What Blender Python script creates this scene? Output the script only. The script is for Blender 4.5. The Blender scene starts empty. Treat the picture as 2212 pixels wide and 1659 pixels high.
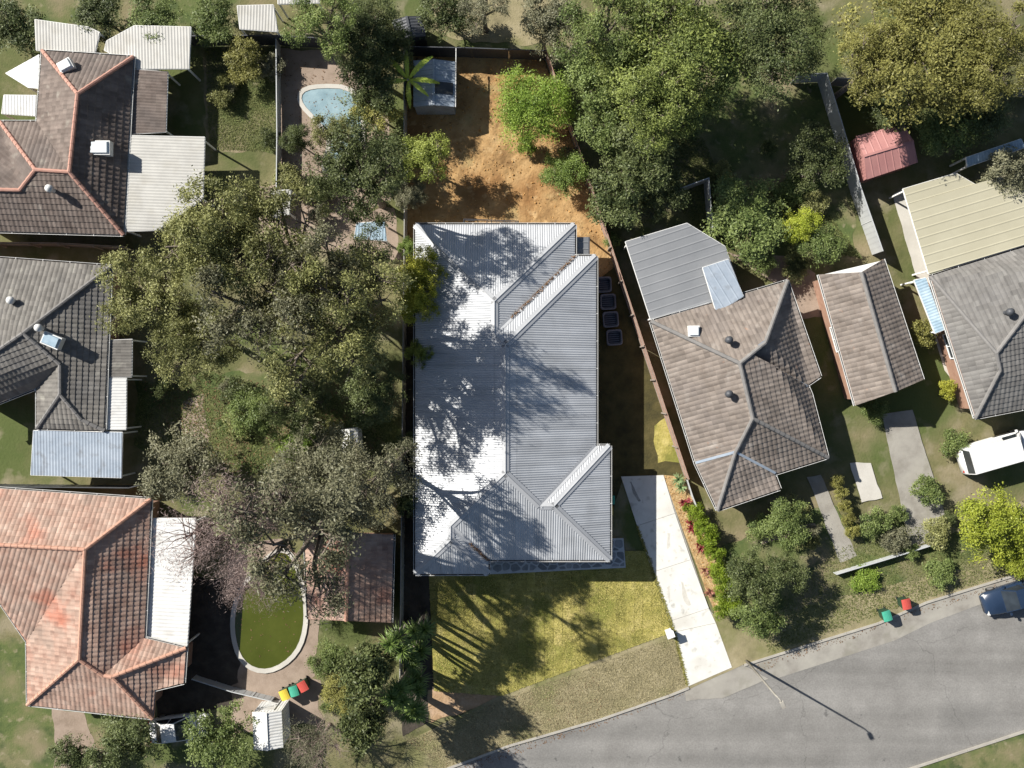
import bpy, bmesh, math, random
import numpy as np
from mathutils import Vector, Matrix, noise
from mathutils.geometry import tessellate_polygon

random.seed(7)
SC = bpy.context.scene
COL = SC.collection
S, H = 0.0321, 60.0            # metres per unit of the survey grid at ground level, drone height
CX, CY = 1106.0, 829.5

# ------------------------------------------------------------------ camera, sky, sun, exposure
cam = bpy.data.cameras.new('drone_camera')
co = bpy.data.objects.new('drone_camera', cam); COL.objects.link(co)
co.location = (0, 0, H); co.rotation_euler = (0, 0, 0)
cam.sensor_width = 36.0; cam.lens = 36.0 * H / (2212 * S)
cam.clip_start = 1.0; cam.clip_end = 2000.0
SC.camera = co
EL = math.radians(36.4)
SUN = Vector((-0.866 * math.cos(EL), 0.5 * math.cos(EL), math.sin(EL)))
w = bpy.data.worlds.new('World'); SC.world = w; w.use_nodes = True
nt = w.node_tree
sky = nt.nodes.new('ShaderNodeTexSky'); sky.sky_type = 'NISHITA'; sky.sun_disc = False
sky.sun_elevation = EL; sky.sun_rotation = math.atan2(SUN.x, SUN.y)
nt.links.new(sky.outputs[0], nt.nodes['Background'].inputs[0])
nt.nodes['Background'].inputs[1].default_value = 0.05
sl = bpy.data.lights.new('sun', 'SUN'); sl.energy = 5.0; sl.angle = math.radians(0.53); sl.color = (1.0, 0.955, 0.88)
so = bpy.data.objects.new('sun', sl); COL.objects.link(so)
so.rotation_euler = SUN.to_track_quat('Z', 'Y').to_euler(); so.location = SUN * 200
SC.view_settings.view_transform = 'Standard'; SC.view_settings.look = 'None'
SC.view_settings.exposure = 0.75; SC.view_settings.gamma = 1.0; SC.view_settings.use_curve_mapping = False

# ------------------------------------------------------------------ helpers
def P(x, y, h=0.0):
    """survey-grid reading taken from the air -> world point at height h"""
    k = S * (H - h) / H
    return Vector(((x - CX) * k, (CY - y) * k, h))
def W2(p, h=0.0): return P(p[0], p[1], p[2] if len(p) > 2 else h)
ORG = {}
def tag(o, label=None, cat=None, group=None, kind=None):
    if label: o['label'] = label
    if cat: o['category'] = cat
    if group: o['group'] = group
    if kind: o['kind'] = kind
    return o
def thing(name, label, cat, loc=(0, 0, 0), group=None):
    o = bpy.data.objects.new(name, None); COL.objects.link(o)
    o.location = loc; o.empty_display_size = 0.3
    ORG[o.name] = Vector(loc)
    return tag(o, label, cat, group)
def link(name, me, parent=None):
    o = bpy.data.objects.new(name, me); COL.objects.link(o)
    if parent is not None:
        o.parent = parent; ORG[o.name] = ORG.get(parent.name, Vector((0, 0, 0)))
    return o
def copy_tree(o, parent=None):
    c = o.copy(); COL.objects.link(c)
    if parent is not None: c.parent = parent
    for ch in o.children: copy_tree(ch, c)
    return c
class MB:
    """collects geometry in world coordinates, then becomes ONE mesh"""
    def __init__(s): s.v = []; s.f = []; s.uv = {}; s.smooth = False
    def face(s, pts, uv=None):
        i = len(s.v); s.v += [tuple(p) for p in pts]; s.f.append(tuple(range(i, i + len(pts))))
        if uv: s.uv[len(s.f) - 1] = uv
    def box(s, c, d, rz=0.0, taper=1.0):
        c = Vector(c); m = Matrix.Rotation(rz, 3, 'Z'); i = len(s.v)
        for z in (-1, 1):
            t = taper if z > 0 else 1.0
            for x, y in ((-1, -1), (1, -1), (1, 1), (-1, 1)):
                s.v.append(tuple(c + m @ Vector((x * d[0] / 2 * t, y * d[1] / 2 * t, z * d[2] / 2))))
        for q in ((3, 2, 1, 0), (4, 5, 6, 7), (0, 1, 5, 4), (1, 2, 6, 5), (2, 3, 7, 6), (3, 0, 4, 7)):
            s.f.append(tuple(i + k for k in q))
    def bar(s, a, b, wd, ht):
        a = Vector(a); b = Vector(b); d = b - a
        if d.length < 1e-5: return
        d.normalize(); up = Vector((0, 0, 1)) if abs(d.z) < 0.95 else Vector((1, 0, 0))
        n = d.cross(up).normalized() * wd / 2; u = n.cross(d).normalized() * ht / 2
        i = len(s.v)
        for p in (a, b):
            for x, y in ((-1, -1), (1, -1), (1, 1), (-1, 1)): s.v.append(tuple(p + n * x + u * y))
        for q in ((0, 1, 2, 3), (7, 6, 5, 4), (4, 5, 1, 0), (5, 6, 2, 1), (6, 7, 3, 2), (7, 4, 0, 3)):
            s.f.append(tuple(i + k for k in q))
    def tube(s, pts, rad, n=6, cap=True):
        pts = [Vector(p) for p in pts]
        if not hasattr(rad, '__len__'): rad = [rad] * len(pts)
        i = len(s.v)
        for k, p in enumerate(pts):
            d = (pts[min(k + 1, len(pts) - 1)] - pts[max(k - 1, 0)])
            d = d.normalized() if d.length > 1e-6 else Vector((0, 0, 1))
            a = d.cross(Vector((0, 0, 1)) if abs(d.z) < 0.9 else Vector((1, 0, 0))).normalized(); b = d.cross(a)
            for j in range(n):
                t = 2 * math.pi * j / n
                s.v.append(tuple(p + (a * math.cos(t) + b * math.sin(t)) * rad[k]))
        for k in range(len(pts) - 1):
            for j in range(n):
                s.f.append((i + k * n + j, i + k * n + (j + 1) % n, i + (k + 1) * n + (j + 1) % n, i + (k + 1) * n + j))
        if cap:
            s.f.append(tuple(i + j for j in range(n))[::-1]); e = i + (len(pts) - 1) * n
            s.f.append(tuple(e + j for j in range(n)))
    def cyl(s, c, r, h, n=16, r2=None):
        c = Vector(c); s.tube([c, c + Vector((0, 0, h))], [r, r if r2 is None else r2], n)
    def prism(s, poly, z0, z1):
        poly = ccw([(p[0], p[1]) for p in poly]); n = len(poly); i = len(s.v)
        s.v += [(x, y, z0) for x, y in poly] + [(x, y, z1) for x, y in poly]
        for k in range(n): s.f.append((i + k, i + (k + 1) % n, i + n + (k + 1) % n, i + n + k))
        for t in tess([(x, y) for x, y in poly]):
            s.f.append(tuple(i + n + q for q in t)); s.f.append(tuple(i + q for q in t)[::-1])
    def build(s, name, mat, parent=None, smooth=None):
        me = bpy.data.meshes.new(name)
        off = ORG.get(parent.name, Vector((0, 0, 0))) if parent is not None else Vector((0, 0, 0))
        me.from_pydata([(a - off.x, b - off.y, c - off.z) for a, b, c in s.v], [], s.f)
        if s.uv:
            l = me.uv_layers.new(name='UVMap').data
            for fi, uv in s.uv.items():
                for k, li in enumerate(me.polygons[fi].loop_indices): l[li].uv = uv[k]
        for m in (mat if isinstance(mat, (list, tuple)) else [mat]): me.materials.append(m)
        if s.smooth if smooth is None else smooth:
            me.polygons.foreach_set('use_smooth', [True] * len(me.polygons))
        me.update()
        return link(name, me, parent)
def area2(p): return sum(p[i][0] * p[(i + 1) % len(p)][1] - p[(i + 1) % len(p)][0] * p[i][1] for i in range(len(p)))
def ccw(p): return list(p) if area2(p) > 0 else list(p)[::-1]
def tess(p2):
    ts = tessellate_polygon([[Vector((x, y, 0)) for x, y in p2]]); out = []
    for a, b, c in ts:
        A, B, C = p2[a], p2[b], p2[c]
        cr = (B[0] - A[0]) * (C[1] - A[1]) - (B[1] - A[1]) * (C[0] - A[0])
        out.append((a, b, c) if cr > 0 else (a, c, b))
    return out
def np_mesh(name, V, n, mat, tint=None):
    """V: (k*n,3) vertices, every n consecutive ones form a face"""
    V = np.asarray(V, np.float32); k = len(V) // n
    me = bpy.data.meshes.new(name)
    me.vertices.add(len(V)); me.vertices.foreach_set('co', V.ravel())
    me.loops.add(k * n); me.loops.foreach_set('vertex_index', np.arange(k * n, dtype=np.int32))
    me.polygons.add(k); me.polygons.foreach_set('loop_start', np.arange(0, k * n, n, dtype=np.int32))
    me.polygons.foreach_set('loop_total', np.full(k, n, np.int32))
    if tint is not None:
        a = me.color_attributes.new('tint', 'FLOAT_COLOR', 'POINT')
        c = np.ones((len(V), 4), np.float32); c[:, :3] = np.asarray(tint, np.float32)[:, None]
        a.data.foreach_set('color', c.ravel())
    me.materials.append(mat); me.update(calc_edges=True)
    return me
def clip_half(poly, a, n):
    out = []
    for i in range(len(poly)):
        p, q = poly[i], poly[(i + 1) % len(poly)]
        dp = (p[0] - a[0]) * n[0] + (p[1] - a[1]) * n[1]; dq = (q[0] - a[0]) * n[0] + (q[1] - a[1]) * n[1]
        if dp <= 0: out.append(p)
        if dp * dq < 0:
            t = dp / (dp - dq); out.append((p[0] + (q[0] - p[0]) * t, p[1] + (q[1] - p[1]) * t))
    return out
def clip_poly(poly, conv):
    conv = ccw(conv)
    for i in range(len(conv)):
        a, b = conv[i], conv[(i + 1) % len(conv)]
        poly = clip_half(poly, a, (b[1] - a[1], -(b[0] - a[0])))
        if len(poly) < 3: return []
    return poly
def inset(poly, d):
    poly = ccw(poly); n = len(poly); out = []
    for i in range(n):
        a, b, c = Vector(poly[i - 1]), Vector(poly[i]), Vector(poly[(i + 1) % n])
        e1 = (b - a).normalized(); e2 = (c - b).normalized()
        n1 = Vector((-e1.y, e1.x)); n2 = Vector((-e2.y, e2.x))
        m = n1 + n2
        k = m.length_squared
        m = m * (2 / k) if k > 0.3 else n1
        out.append(tuple(b + m * d))
    return out
def inpoly(x, y, poly):
    c = False
    for i in range(len(poly)):
        (x1, y1), (x2, y2) = poly[i - 1], poly[i]
        if (y1 > y) != (y2 > y) and x < (x2 - x1) * (y - y1) / (y2 - y1) + x1: c = not c
    return c

# ------------------------------------------------------------------ materials
MATS = {}
def mat(name, cols, rough=0.8, scale=1.0, detail=6.0, bump=0.0, bscale=None, metal=0.0, spec=0.3, coord='Object', rnd=0.0, extra=None, dist=0.05, contrast=(0.3, 0.7)):
    if name in MATS: return MATS[name]
    m = bpy.data.materials.new(name); m.use_nodes = True; MATS[name] = m
    N, L = m.node_tree.nodes, m.node_tree.links; b = N['Principled BSDF']
    b.inputs['Roughness'].default_value = rough; b.inputs['Metallic'].default_value = metal
    b.inputs['Specular IOR Level'].default_value = spec
    tc = N.new('ShaderNodeTexCoord')
    src = tc.outputs[coord]
    if len(cols) == 1: cols = [tuple(c * 0.93 for c in cols[0]), tuple(min(1, c * 1.07) for c in cols[0])]
    nz = N.new('ShaderNodeTexNoise'); nz.inputs['Scale'].default_value = scale; nz.inputs['Detail'].default_value = detail
    nz.inputs['Roughness'].default_value = 0.65
    L.new(src, nz.inputs['Vector'])
    r = N.new('ShaderNodeValToRGB'); L.new(nz.outputs['Fac'], r.inputs[0])
    e = r.color_ramp.elements
    while len(e) < len(cols): e.new(0.5)
    for i, c in enumerate(cols):
        e[i].position = contrast[0] + (contrast[1] - contrast[0]) * i / (len(cols) - 1); e[i].color = (*c, 1)
    out = r.outputs[0]
    if extra: out = extra(m, N, L, src, out)
    if rnd:
        oi = N.new('ShaderNodeObjectInfo'); hs = N.new('ShaderNodeHueSaturation')
        mr = N.new('ShaderNodeMapRange'); mr.inputs[3].default_value = 1 - rnd; mr.inputs[4].default_value = 1 + rnd
        L.new(oi.outputs['Random'], mr.inputs[0]); L.new(mr.outputs[0], hs.inputs['Value']); L.new(out, hs.inputs['Color']); out = hs.outputs[0]
    L.new(out, b.inputs['Base Color'])
    if bump:
        n2 = N.new('ShaderNodeTexNoise'); n2.inputs['Scale'].default_value = bscale or scale * 6; n2.inputs['Detail'].default_value = 8
        L.new(src, n2.inputs['Vector'])
        bp = N.new('ShaderNodeBump'); bp.inputs['Strength'].default_value = bump; bp.inputs['Distance'].default_value = dist
        L.new(n2.outputs['Fac'], bp.inputs['Height']); L.new(bp.outputs[0], b.inputs['Normal'])
    return m
def over(m, N, L, src, base, col, scale, lo, hi, amt=1.0, detail=5):
    """patches of a second colour: stains, wear, moss"""
    nz = N.new('ShaderNodeTexNoise'); nz.inputs['Scale'].default_value = scale; nz.inputs['Detail'].default_value = detail
    mp = N.new('ShaderNodeMapping'); mp.inputs['Location'].default_value = (scale * 13.7, 4.1, 9.3)
    L.new(src, mp.inputs[0]); L.new(mp.outputs[0], nz.inputs['Vector'])
    mr = N.new('ShaderNodeMapRange'); mr.inputs[1].default_value = lo; mr.inputs[2].default_value = hi; mr.inputs[4].default_value = amt
    L.new(nz.outputs['Fac'], mr.inputs[0])
    mx = N.new('ShaderNodeMix'); mx.data_type = 'RGBA'
    L.new(mr.outputs[0], mx.inputs[0]); L.new(base, mx.inputs[6]); mx.inputs[7].default_value = (*col, 1)
    return mx.outputs[2]
def patches(*specs):
    def fn(m, N, L, src, base):
        for sp in specs: base = over(m, N, L, src, base, *sp)
        return base
    return fn
def leaf_mat(name, dark, light, rough=0.5, trans=0.25, rnd=0.18):
    if name in MATS: return MATS[name]
    m = bpy.data.materials.new(name); m.use_nodes = True; MATS[name] = m
    N, L = m.node_tree.nodes, m.node_tree.links; b = N['Principled BSDF']
    at = N.new('ShaderNodeAttribute'); at.attribute_name = 'tint'
    mx = N.new('ShaderNodeMix'); mx.data_type = 'RGBA'
    mx.inputs[6].default_value = (*dark, 1); mx.inputs[7].default_value = (*light, 1)
    L.new(at.outputs['Fac'], mx.inputs[0])
    oi = N.new('ShaderNodeObjectInfo'); mr = N.new('ShaderNodeMapRange'); mr.inputs[3].default_value = 1 - rnd; mr.inputs[4].default_value = 1 + rnd
    hs = N.new('ShaderNodeHueSaturation')
    L.new(oi.outputs['Random'], mr.inputs[0]); L.new(mr.outputs[0], hs.inputs['Value']); L.new(mx.outputs[2], hs.inputs['Color'])
    L.new(hs.outputs[0], b.inputs['Base Color']); b.inputs['Roughness'].default_value = rough
    b.inputs['Specular IOR Level'].default_value = 0.3
    tr = N.new('ShaderNodeBsdfTranslucent'); L.new(hs.outputs[0], tr.inputs[0])
    ms = N.new('ShaderNodeMixShader'); ms.inputs[0].default_value = trans
    L.new(b.outputs[0], ms.inputs[1]); L.new(tr.outputs[0], ms.inputs[2]); L.new(ms.outputs[0], N['Material Output'].inputs[0])
    return m
def uvgrid(m, N, L, base, du, dv, amt, lap=0.0, streak=0.0):
    uv = N.new('ShaderNodeUVMap'); sp = N.new('ShaderNodeSeparateXYZ'); L.new(uv.outputs[0], sp.inputs[0])
    def fl(o, d):
        a = N.new('ShaderNodeMath'); a.operation = 'DIVIDE'; a.inputs[1].default_value = d; L.new(o, a.inputs[0])
        b = N.new('ShaderNodeMath'); b.operation = 'FLOOR'; L.new(a.outputs[0], b.inputs[0]); c = N.new('ShaderNodeMath'); c.operation = 'FRACT'; L.new(a.outputs[0], c.inputs[0]); return b.outputs[0], c.outputs[0]
    fu, ru = fl(sp.outputs[0], du); fv, rv = fl(sp.outputs[1], dv)
    cb = N.new('ShaderNodeCombineXYZ'); L.new(fu, cb.inputs[0]); L.new(fv, cb.inputs[1])
    wn = N.new('ShaderNodeTexWhiteNoise'); wn.noise_dimensions = '3D'; L.new(cb.outputs[0], wn.inputs['Vector'])
    mr = N.new('ShaderNodeMapRange'); mr.inputs[3].default_value = 1 - amt; mr.inputs[4].default_value = 1 + amt; L.new(wn.outputs['Value'], mr.inputs[0])
    val = mr.outputs[0]
    def mul(a, b):
        x = N.new('ShaderNodeMath'); x.operation = 'MULTIPLY'; L.new(a, x.inputs[0]); L.new(b, x.inputs[1]); return x.outputs[0]
    if lap:
        for rr, wd in ((ru, .06), (rv, .02)):
            c = N.new('ShaderNodeMath'); c.operation = 'LESS_THAN'; c.inputs[1].default_value = wd; L.new(rr, c.inputs[0])
            q = N.new('ShaderNodeMapRange'); q.inputs[3].default_value = 1; q.inputs[4].default_value = 1 - lap; L.new(c.outputs[0], q.inputs[0]); val = mul(val, q.outputs[0])
    if streak:
        mp = N.new('ShaderNodeMapping'); mp.inputs['Scale'].default_value = (2.6, .22, 1); L.new(uv.outputs[0], mp.inputs[0])
        nz = N.new('ShaderNodeTexNoise'); nz.inputs['Scale'].default_value = 1; nz.inputs['Detail'].default_value = 5; L.new(mp.outputs[0], nz.inputs['Vector'])
        q = N.new('ShaderNodeMapRange'); q.inputs[1].default_value = .35; q.inputs[2].default_value = .7; q.inputs[3].default_value = 1 + streak * .4; q.inputs[4].default_value = 1 - streak; L.new(nz.outputs['Fac'], q.inputs[0]); val = mul(val, q.outputs[0])
    hs = N.new('ShaderNodeHueSaturation'); L.new(val, hs.inputs['Value']); L.new(base, hs.inputs['Color']); return hs.outputs[0]
M_ground = mat('rough_ground', [(.075, .085, .03), (.15, .14, .065), (.23, .19, .115)], .95, .35, 8, .6, 6,
               extra=patches(((.07, .10, .025), .16, .45, .6, .8), ((.27, .23, .16), .5, .55, .7, .7)))
M_green = mat('green_lawn', [(.05, .08, .025), (.095, .12, .038), (.17, .155, .075)], .95, .6, 8, .5, 9, extra=patches(((.22, .18, .11), .3, .47, .64, .85), ((.04, .065, .02), .9, .55, .7, .8), ((.30, .25, .17), 1.7, .6, .72, .6)))
M_drylawn = mat('dry_verge_grass', [(.17, .15, .085), (.26, .225, .13), (.33, .285, .18)], .95, .7, 8, .5, 9, extra=patches(((.13, .14, .045), .4, .5, .65, .7)))
M_turf = mat('turf', [(.17, .165, .04), (.35, .305, .085), (.50, .43, .165)], .95, 1.1, 9, .8, 7, rnd=.07,
             extra=patches(((.13, .15, .025), .35, .46, .64, .8), ((.44, .36, .15), .8, .56, .7, .7), ((.10, .08, .035), 3.2, .62, .72, .65)), dist=.05)
M_turfblade = leaf_mat('turf_blade', (.14, .15, .025), (.54, .47, .16), .7, .25, .0)
M_sideshade = mat('shaded_side_lawn', [(.035, .032, .014), (.07, .06, .022), (.11, .09, .035)], .95, .8, 8, .5, 8)  # grass colour darkened to carry the shade beside the house
M_dirt = mat('orange_dirt', [(.20, .115, .048), (.37, .23, .10), (.49, .33, .16)], .95, .55, 10, 1.0, 3.5, dist=.08,
             extra=patches(((.24, .115, .04), .25, .54, .7, .7), ((.56, .39, .2), 1.6, .58, .72, .7), ((.12, .065, .03), 4.0, .62, .72, .7), ((.3, .26, .12), .6, .6, .74, .5)))
M_clod = mat('dirt_clod', [(.25, .12, .035), (.5, .28, .09), (.64, .46, .24)], .95, 9, 3)
M_pinkdirt = mat('pale_soil', [(.24, .15, .075), (.36, .24, .14), (.45, .32, .22)], .95, 1.0, 9, .8, 6)
M_mulch = mat('mulch', [(.26, .16, .075), (.42, .29, .14), (.56, .42, .23)], .95, 3.2, 9, 1.0, 14)
M_darkground = mat('dark_ground', [(.035, .03, .022), (.06, .05, .04), (.09, .075, .06)], .95, 1.0, 8, .7, 7)
M_drive = mat('new_concrete', [(.58, .57, .53), (.68, .67, .63)], .85, .7, 9, .15, 30,
              extra=patches(((.48, .46, .41), .45, .52, .66, .6), ((.30, .29, .26), 1.1, .62, .72, .65), ((.42, .39, .33), 3.0, .6, .7, .5)))
M_conc = mat('old_concrete', [(.200, .184, .160), (.288, .272, .240), (.336, .320, .280)], .9, .6, 9, .25, 18, extra=patches(((.2, .19, .15), .8, .55, .7, .6)))
M_paleconc = mat('pale_concrete', [(.42, .4, .36), (.55, .53, .48)], .9, .5, 9, .2, 20)
M_paving = mat('pinkish_paving', [(.200, .152, .112), (.288, .224, .176), (.344, .272, .216)], .9, .8, 9, .3, 16)
def asph_extra(m, N, L, src, base):
    base = patches(((.145, .142, .135), .12, .52, .7, .6), ((.27, .26, .245), .5, .6, .72, .5), ((.09, .088, .085), 1.3, .68, .73, .7))(m, N, L, src, base)
    mp = N.new('ShaderNodeMapping'); mp.inputs['Rotation'].default_value = (0, 0, -.30); mp.inputs['Scale'].default_value = (.02, .55, 1); L.new(src, mp.inputs[0])
    nz = N.new('ShaderNodeTexNoise'); nz.inputs['Scale'].default_value = 1; nz.inputs['Detail'].default_value = 3; L.new(mp.outputs[0], nz.inputs['Vector'])
    mr = N.new('ShaderNodeMapRange'); mr.inputs[1].default_value = .4; mr.inputs[2].default_value = .65; mr.inputs[3].default_value = 1.08; mr.inputs[4].default_value = .84; L.new(nz.outputs['Fac'], mr.inputs[0])
    vo = N.new('ShaderNodeTexVoronoi'); vo.feature = 'DISTANCE_TO_EDGE'; vo.inputs['Scale'].default_value = .07
    n3 = N.new('ShaderNodeTexNoise'); n3.inputs['Scale'].default_value = .7; n3.inputs['Detail'].default_value = 6; L.new(src, n3.inputs['Vector'])
    ad = N.new('ShaderNodeVectorMath'); ad.operation = 'MULTIPLY_ADD'; ad.inputs[1].default_value = (2.2, 2.2, 0); L.new(n3.outputs['Color'], ad.inputs[0]); L.new(src, ad.inputs[2]); L.new(ad.outputs[0], vo.inputs['Vector'])
    lt = N.new('ShaderNodeMath'); lt.operation = 'LESS_THAN'; lt.inputs[1].default_value = .0022; L.new(vo.outputs['Distance'], lt.inputs[0])
    q = N.new('ShaderNodeMapRange'); q.inputs[3].default_value = 1; q.inputs[4].default_value = .8; L.new(lt.outputs[0], q.inputs[0])
    ml = N.new('ShaderNodeMath'); ml.operation = 'MULTIPLY'; L.new(mr.outputs[0], ml.inputs[0]); L.new(q.outputs[0], ml.inputs[1])
    gr = N.new('ShaderNodeTexNoise'); gr.inputs['Scale'].default_value = 9; gr.inputs['Detail'].default_value = 3; L.new(src, gr.inputs['Vector'])
    g2 = N.new('ShaderNodeMapRange'); g2.inputs[1].default_value = .3; g2.inputs[2].default_value = .7; g2.inputs[3].default_value = .88; g2.inputs[4].default_value = 1.12; L.new(gr.outputs['Fac'], g2.inputs[0])
    m2 = N.new('ShaderNodeMath'); m2.operation = 'MULTIPLY'; L.new(ml.outputs[0], m2.inputs[0]); L.new(g2.outputs[0], m2.inputs[1])
    hs = N.new('ShaderNodeHueSaturation'); L.new(m2.outputs[0], hs.inputs['Value']); L.new(base, hs.inputs['Color']); return hs.outputs[0]
M_asph = mat('weathered_asphalt', [(.175, .168, .157), (.21, .203, .19), (.245, .237, .222)], .92, .35, 10, .3, 60, dist=.02, extra=asph_extra)
M_kerb = mat('kerb_concrete', [(.3, .28, .25), (.4, .38, .33)], .9, 1.2, 8, .2, 20)
def streaks(m, N, L, src, base): return uvgrid(m, N, L, over(m, N, L, src, base, (.30, .31, .32), .5, .5, .72, .6), .762, 5.2, .05, .12, .16)
M_roof = mat('grey_roof_steel', [(.40, .415, .435), (.47, .485, .505)], .42, .5, 6, 0, spec=.5, extra=streaks)
M_cap = mat('grey_flashing', [(.36, .37, .385), (.42, .43, .445)], .4, 1.0, 4, spec=.5)
M_gutter = mat('pale_gutter', [(.6, .6, .58), (.7, .7, .68)], .4, 1.0, 4, spec=.5)
M_gutin = mat('gutter_dark', [(.035, .03, .03), (.07, .06, .05)], .9, 3)
M_shed = mat('blue_grey_steel', [(.26, .31, .37), (.36, .41, .47)], .4, 1.0, 6, spec=.5, extra=patches(((.18, .19, .2), 1.6, .55, .72, .6)))
M_darksteel = mat('charcoal_steel', [(.045, .048, .055), (.075, .08, .09)], .5, 1.5, 5, spec=.4)
M_midsteel = mat('slate_steel', [(.180, .188, .199), (.217, .225, .236)], .5, .5, 5, spec=.4)
M_white = mat('white_sheet', [(.58, .58, .56), (.72, .72, .7)], .55, .9, 7, extra=patches(((.44, .42, .38), .6, .56, .7, .6)))
M_whitepaint = mat('white_paint', [(.72, .72, .7), (.8, .8, .78)], .5, 1.0, 4)
M_offwhite = mat('weathered_white_sheet', [(.396, .387, .360), (.504, .495, .459)], .6, .8, 8, extra=patches(((.36, .34, .29), .5, .52, .68, .6)))
M_cream = mat('cream_steel', [(.376, .352, .256), (.432, .408, .304)], .5, .3, 6, spec=.4)
M_pink = mat('pink_steel', [(.38, .18, .17), (.46, .23, .21)], .5, .6, 6, spec=.4)
M_bluesheet = mat('blue_sheet', [(.2, .3, .38), (.4, .5, .57)], .35, 1.5, 6, spec=.5)
def tile_mat(name, cols, pt):
    return mat(name, cols, .85, 1.1, 9, .25, 14, extra=lambda m, N, L, src, base: uvgrid(m, N, L, pt(m, N, L, src, base), .31, .34, .17, 0, .12))
M_tileA = tile_mat('brown_roof_tile', [(.117, .090, .076), (.164, .131, .113), (.211, .172, .148)], patches(((.13, .11, .10), .25, .5, .66, .7), ((.3, .28, .24), 1.2, .62, .74, .5)))
M_capA = mat('salmon_ridge_tile', [(.4, .21, .16), (.48, .28, .22)], .85, 2)
M_tileB = tile_mat('grey_roof_tile', [(.128, .120, .109), (.169, .158, .143), (.210, .199, .180)], patches(((.14, .135, .13), .3, .5, .66, .7), ((.31, .3, .26), .9, .62, .74, .6)))
M_capB = mat('grey_ridge_tile', [(.16, .155, .15), (.23, .22, .21)], .85, 2)
M_tileC = tile_mat('worn_terracotta_tile', [(.289, .170, .128), (.374, .255, .200), (.425, .315, .255)], patches(((.38, .13, .08), .3, .55, .68, .75), ((.28, .21, .17), .5, .56, .7, .7)))
M_capC = mat('terracotta_ridge_tile', [(.45, .24, .17), (.5, .3, .22)], .85, 2)
M_tileE = tile_mat('taupe_roof_tile', [(.150, .124, .105), (.199, .169, .146), (.240, .206, .180)], patches(((.18, .155, .14), .35, .52, .66, .7), ((.32, .29, .26), 1.1, .6, .74, .6), ((.36, .2, .13), 1.7, .68, .76, .6)))
M_tileG = tile_mat('slate_roof_tile', [(.140, .133, .125), (.171, .164, .155), (.199, .193, .182)], patches(((.17, .165, .16), .3, .52, .66, .6),))
M_brick = mat('house_brick', [(.3, .17, .12), (.4, .25, .18)], .9, 3, 6, .3, 20)
M_wall = mat('cream_wall', [(.5, .47, .42), (.58, .55, .5)], .85, 1.5, 6, .2, 20)
M_glass = mat('window_glass', [(.02, .025, .03), (.04, .05, .06)], .08, 1, 2, spec=.8)
M_timber = mat('grey_timber', [(.22, .19, .16), (.33, .28, .24)], .9, 3, 8, .3, 30)
M_paling = mat('pinkish_paling', [(.32, .2, .15), (.45, .3, .24)], .9, 4, 8, .3, 30)
M_fence = mat('colorbond_grey', [(.3, .29, .27), (.36, .35, .32)], .5, 1.0, 5, spec=.4)
M_fencepale = mat('pale_fence_steel', [(.416, .432, .440), (.496, .512, .512)], .5, .7, 6, spec=.4)
M_stone = mat('slate_stone', [(.16, .175, .19), (.22, .235, .25), (.27, .28, .29)], .8, 1.8, 8, .4, 12, rnd=.3)
M_mortar = mat('pale_mortar', [(.42, .44, .46), (.52, .54, .55)], .9, 4, 7, .4, 30)
M_bark = mat('bark', [(.1, .08, .06), (.18, .15, .12), (.27, .23, .2)], .95, 5, 8, .6, 18)
M_palebark = mat('pale_bark', [(.27, .23, .19), (.4, .35, .3)], .95, 4, 8, .4, 18)
M_pinktwig = mat('pinkish_twig', [(.2, .15, .135), (.3, .225, .205)], .95, 4, 6)
M_litter = leaf_mat('dry_leaf', (.10, .055, .03), (.27, .16, .085), .8, .1, .0)
M_black = mat('black_plastic', [(.035, .037, .045), (.055, .057, .065)], .5, 3, 4)
M_tub = mat('charcoal_plastic', [(.12, .125, .15), (.18, .185, .215)], .5, 3, 5)
M_tubin = mat('dark_tub_floor', [(.03, .03, .035), (.05, .05, .06)], .7, 3, 5)
M_rubber = mat('tyre_rubber', [(.02, .02, .02), (.03, .03, .03)], .8, 4, 3)
M_alloy = mat('alloy', [(.4, .4, .41), (.5, .5, .51)], .35, 4, 3, metal=.7)
M_carblue = mat('dark_blue_paint', [(.016, .03, .06), (.02, .036, .07)], .25, 1, 2, spec=.7)
M_carwhite = mat('white_car_paint', [(.72, .72, .71), (.78, .78, .77)], .3, 1, 2, spec=.6)
M_lampglass = mat('lamp_lens', [(.6, .6, .58), (.7, .7, .68)], .15, 2, 2, spec=.8)
M_redlens = mat('red_lens', [(.35, .02, .015), (.42, .03, .02)], .2, 2, 2, spec=.8)
M_bin = mat('bin_green', [(.02, .05, .03), (.03, .065, .04)], .5, 3, 4)
M_lidgreen = mat('bin_lid_teal', [(.05, .3, .2), (.07, .36, .25)], .5, 3, 4)
M_lidred = mat('bin_lid_red', [(.42, .06, .05), (.5, .09, .07)], .5, 3, 4)
M_lidyellow = mat('bin_lid_yellow', [(.58, .44, .05), (.66, .5, .07)], .5, 3, 4)
M_skylight = mat('skylight_dome', [(.6, .64, .66), (.7, .73, .74)], .2, 2, 3, spec=.6)
M_tinted = mat('tinted_panel', [(.02, .022, .022), (.06, .06, .055)], .12, 1.5, 7, spec=.7)
def water_mat(name, deep, pale, sc=.5):
    return mat(name, [deep, pale], .06, sc, 6, .12, 3, spec=.7)
M_poolblue = water_mat('pool_water', (.17, .26, .30), (.34, .46, .5), .8)
M_poolgreen = water_mat('algae_water', (.05, .062, .006), (.075, .088, .012), .4)

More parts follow.
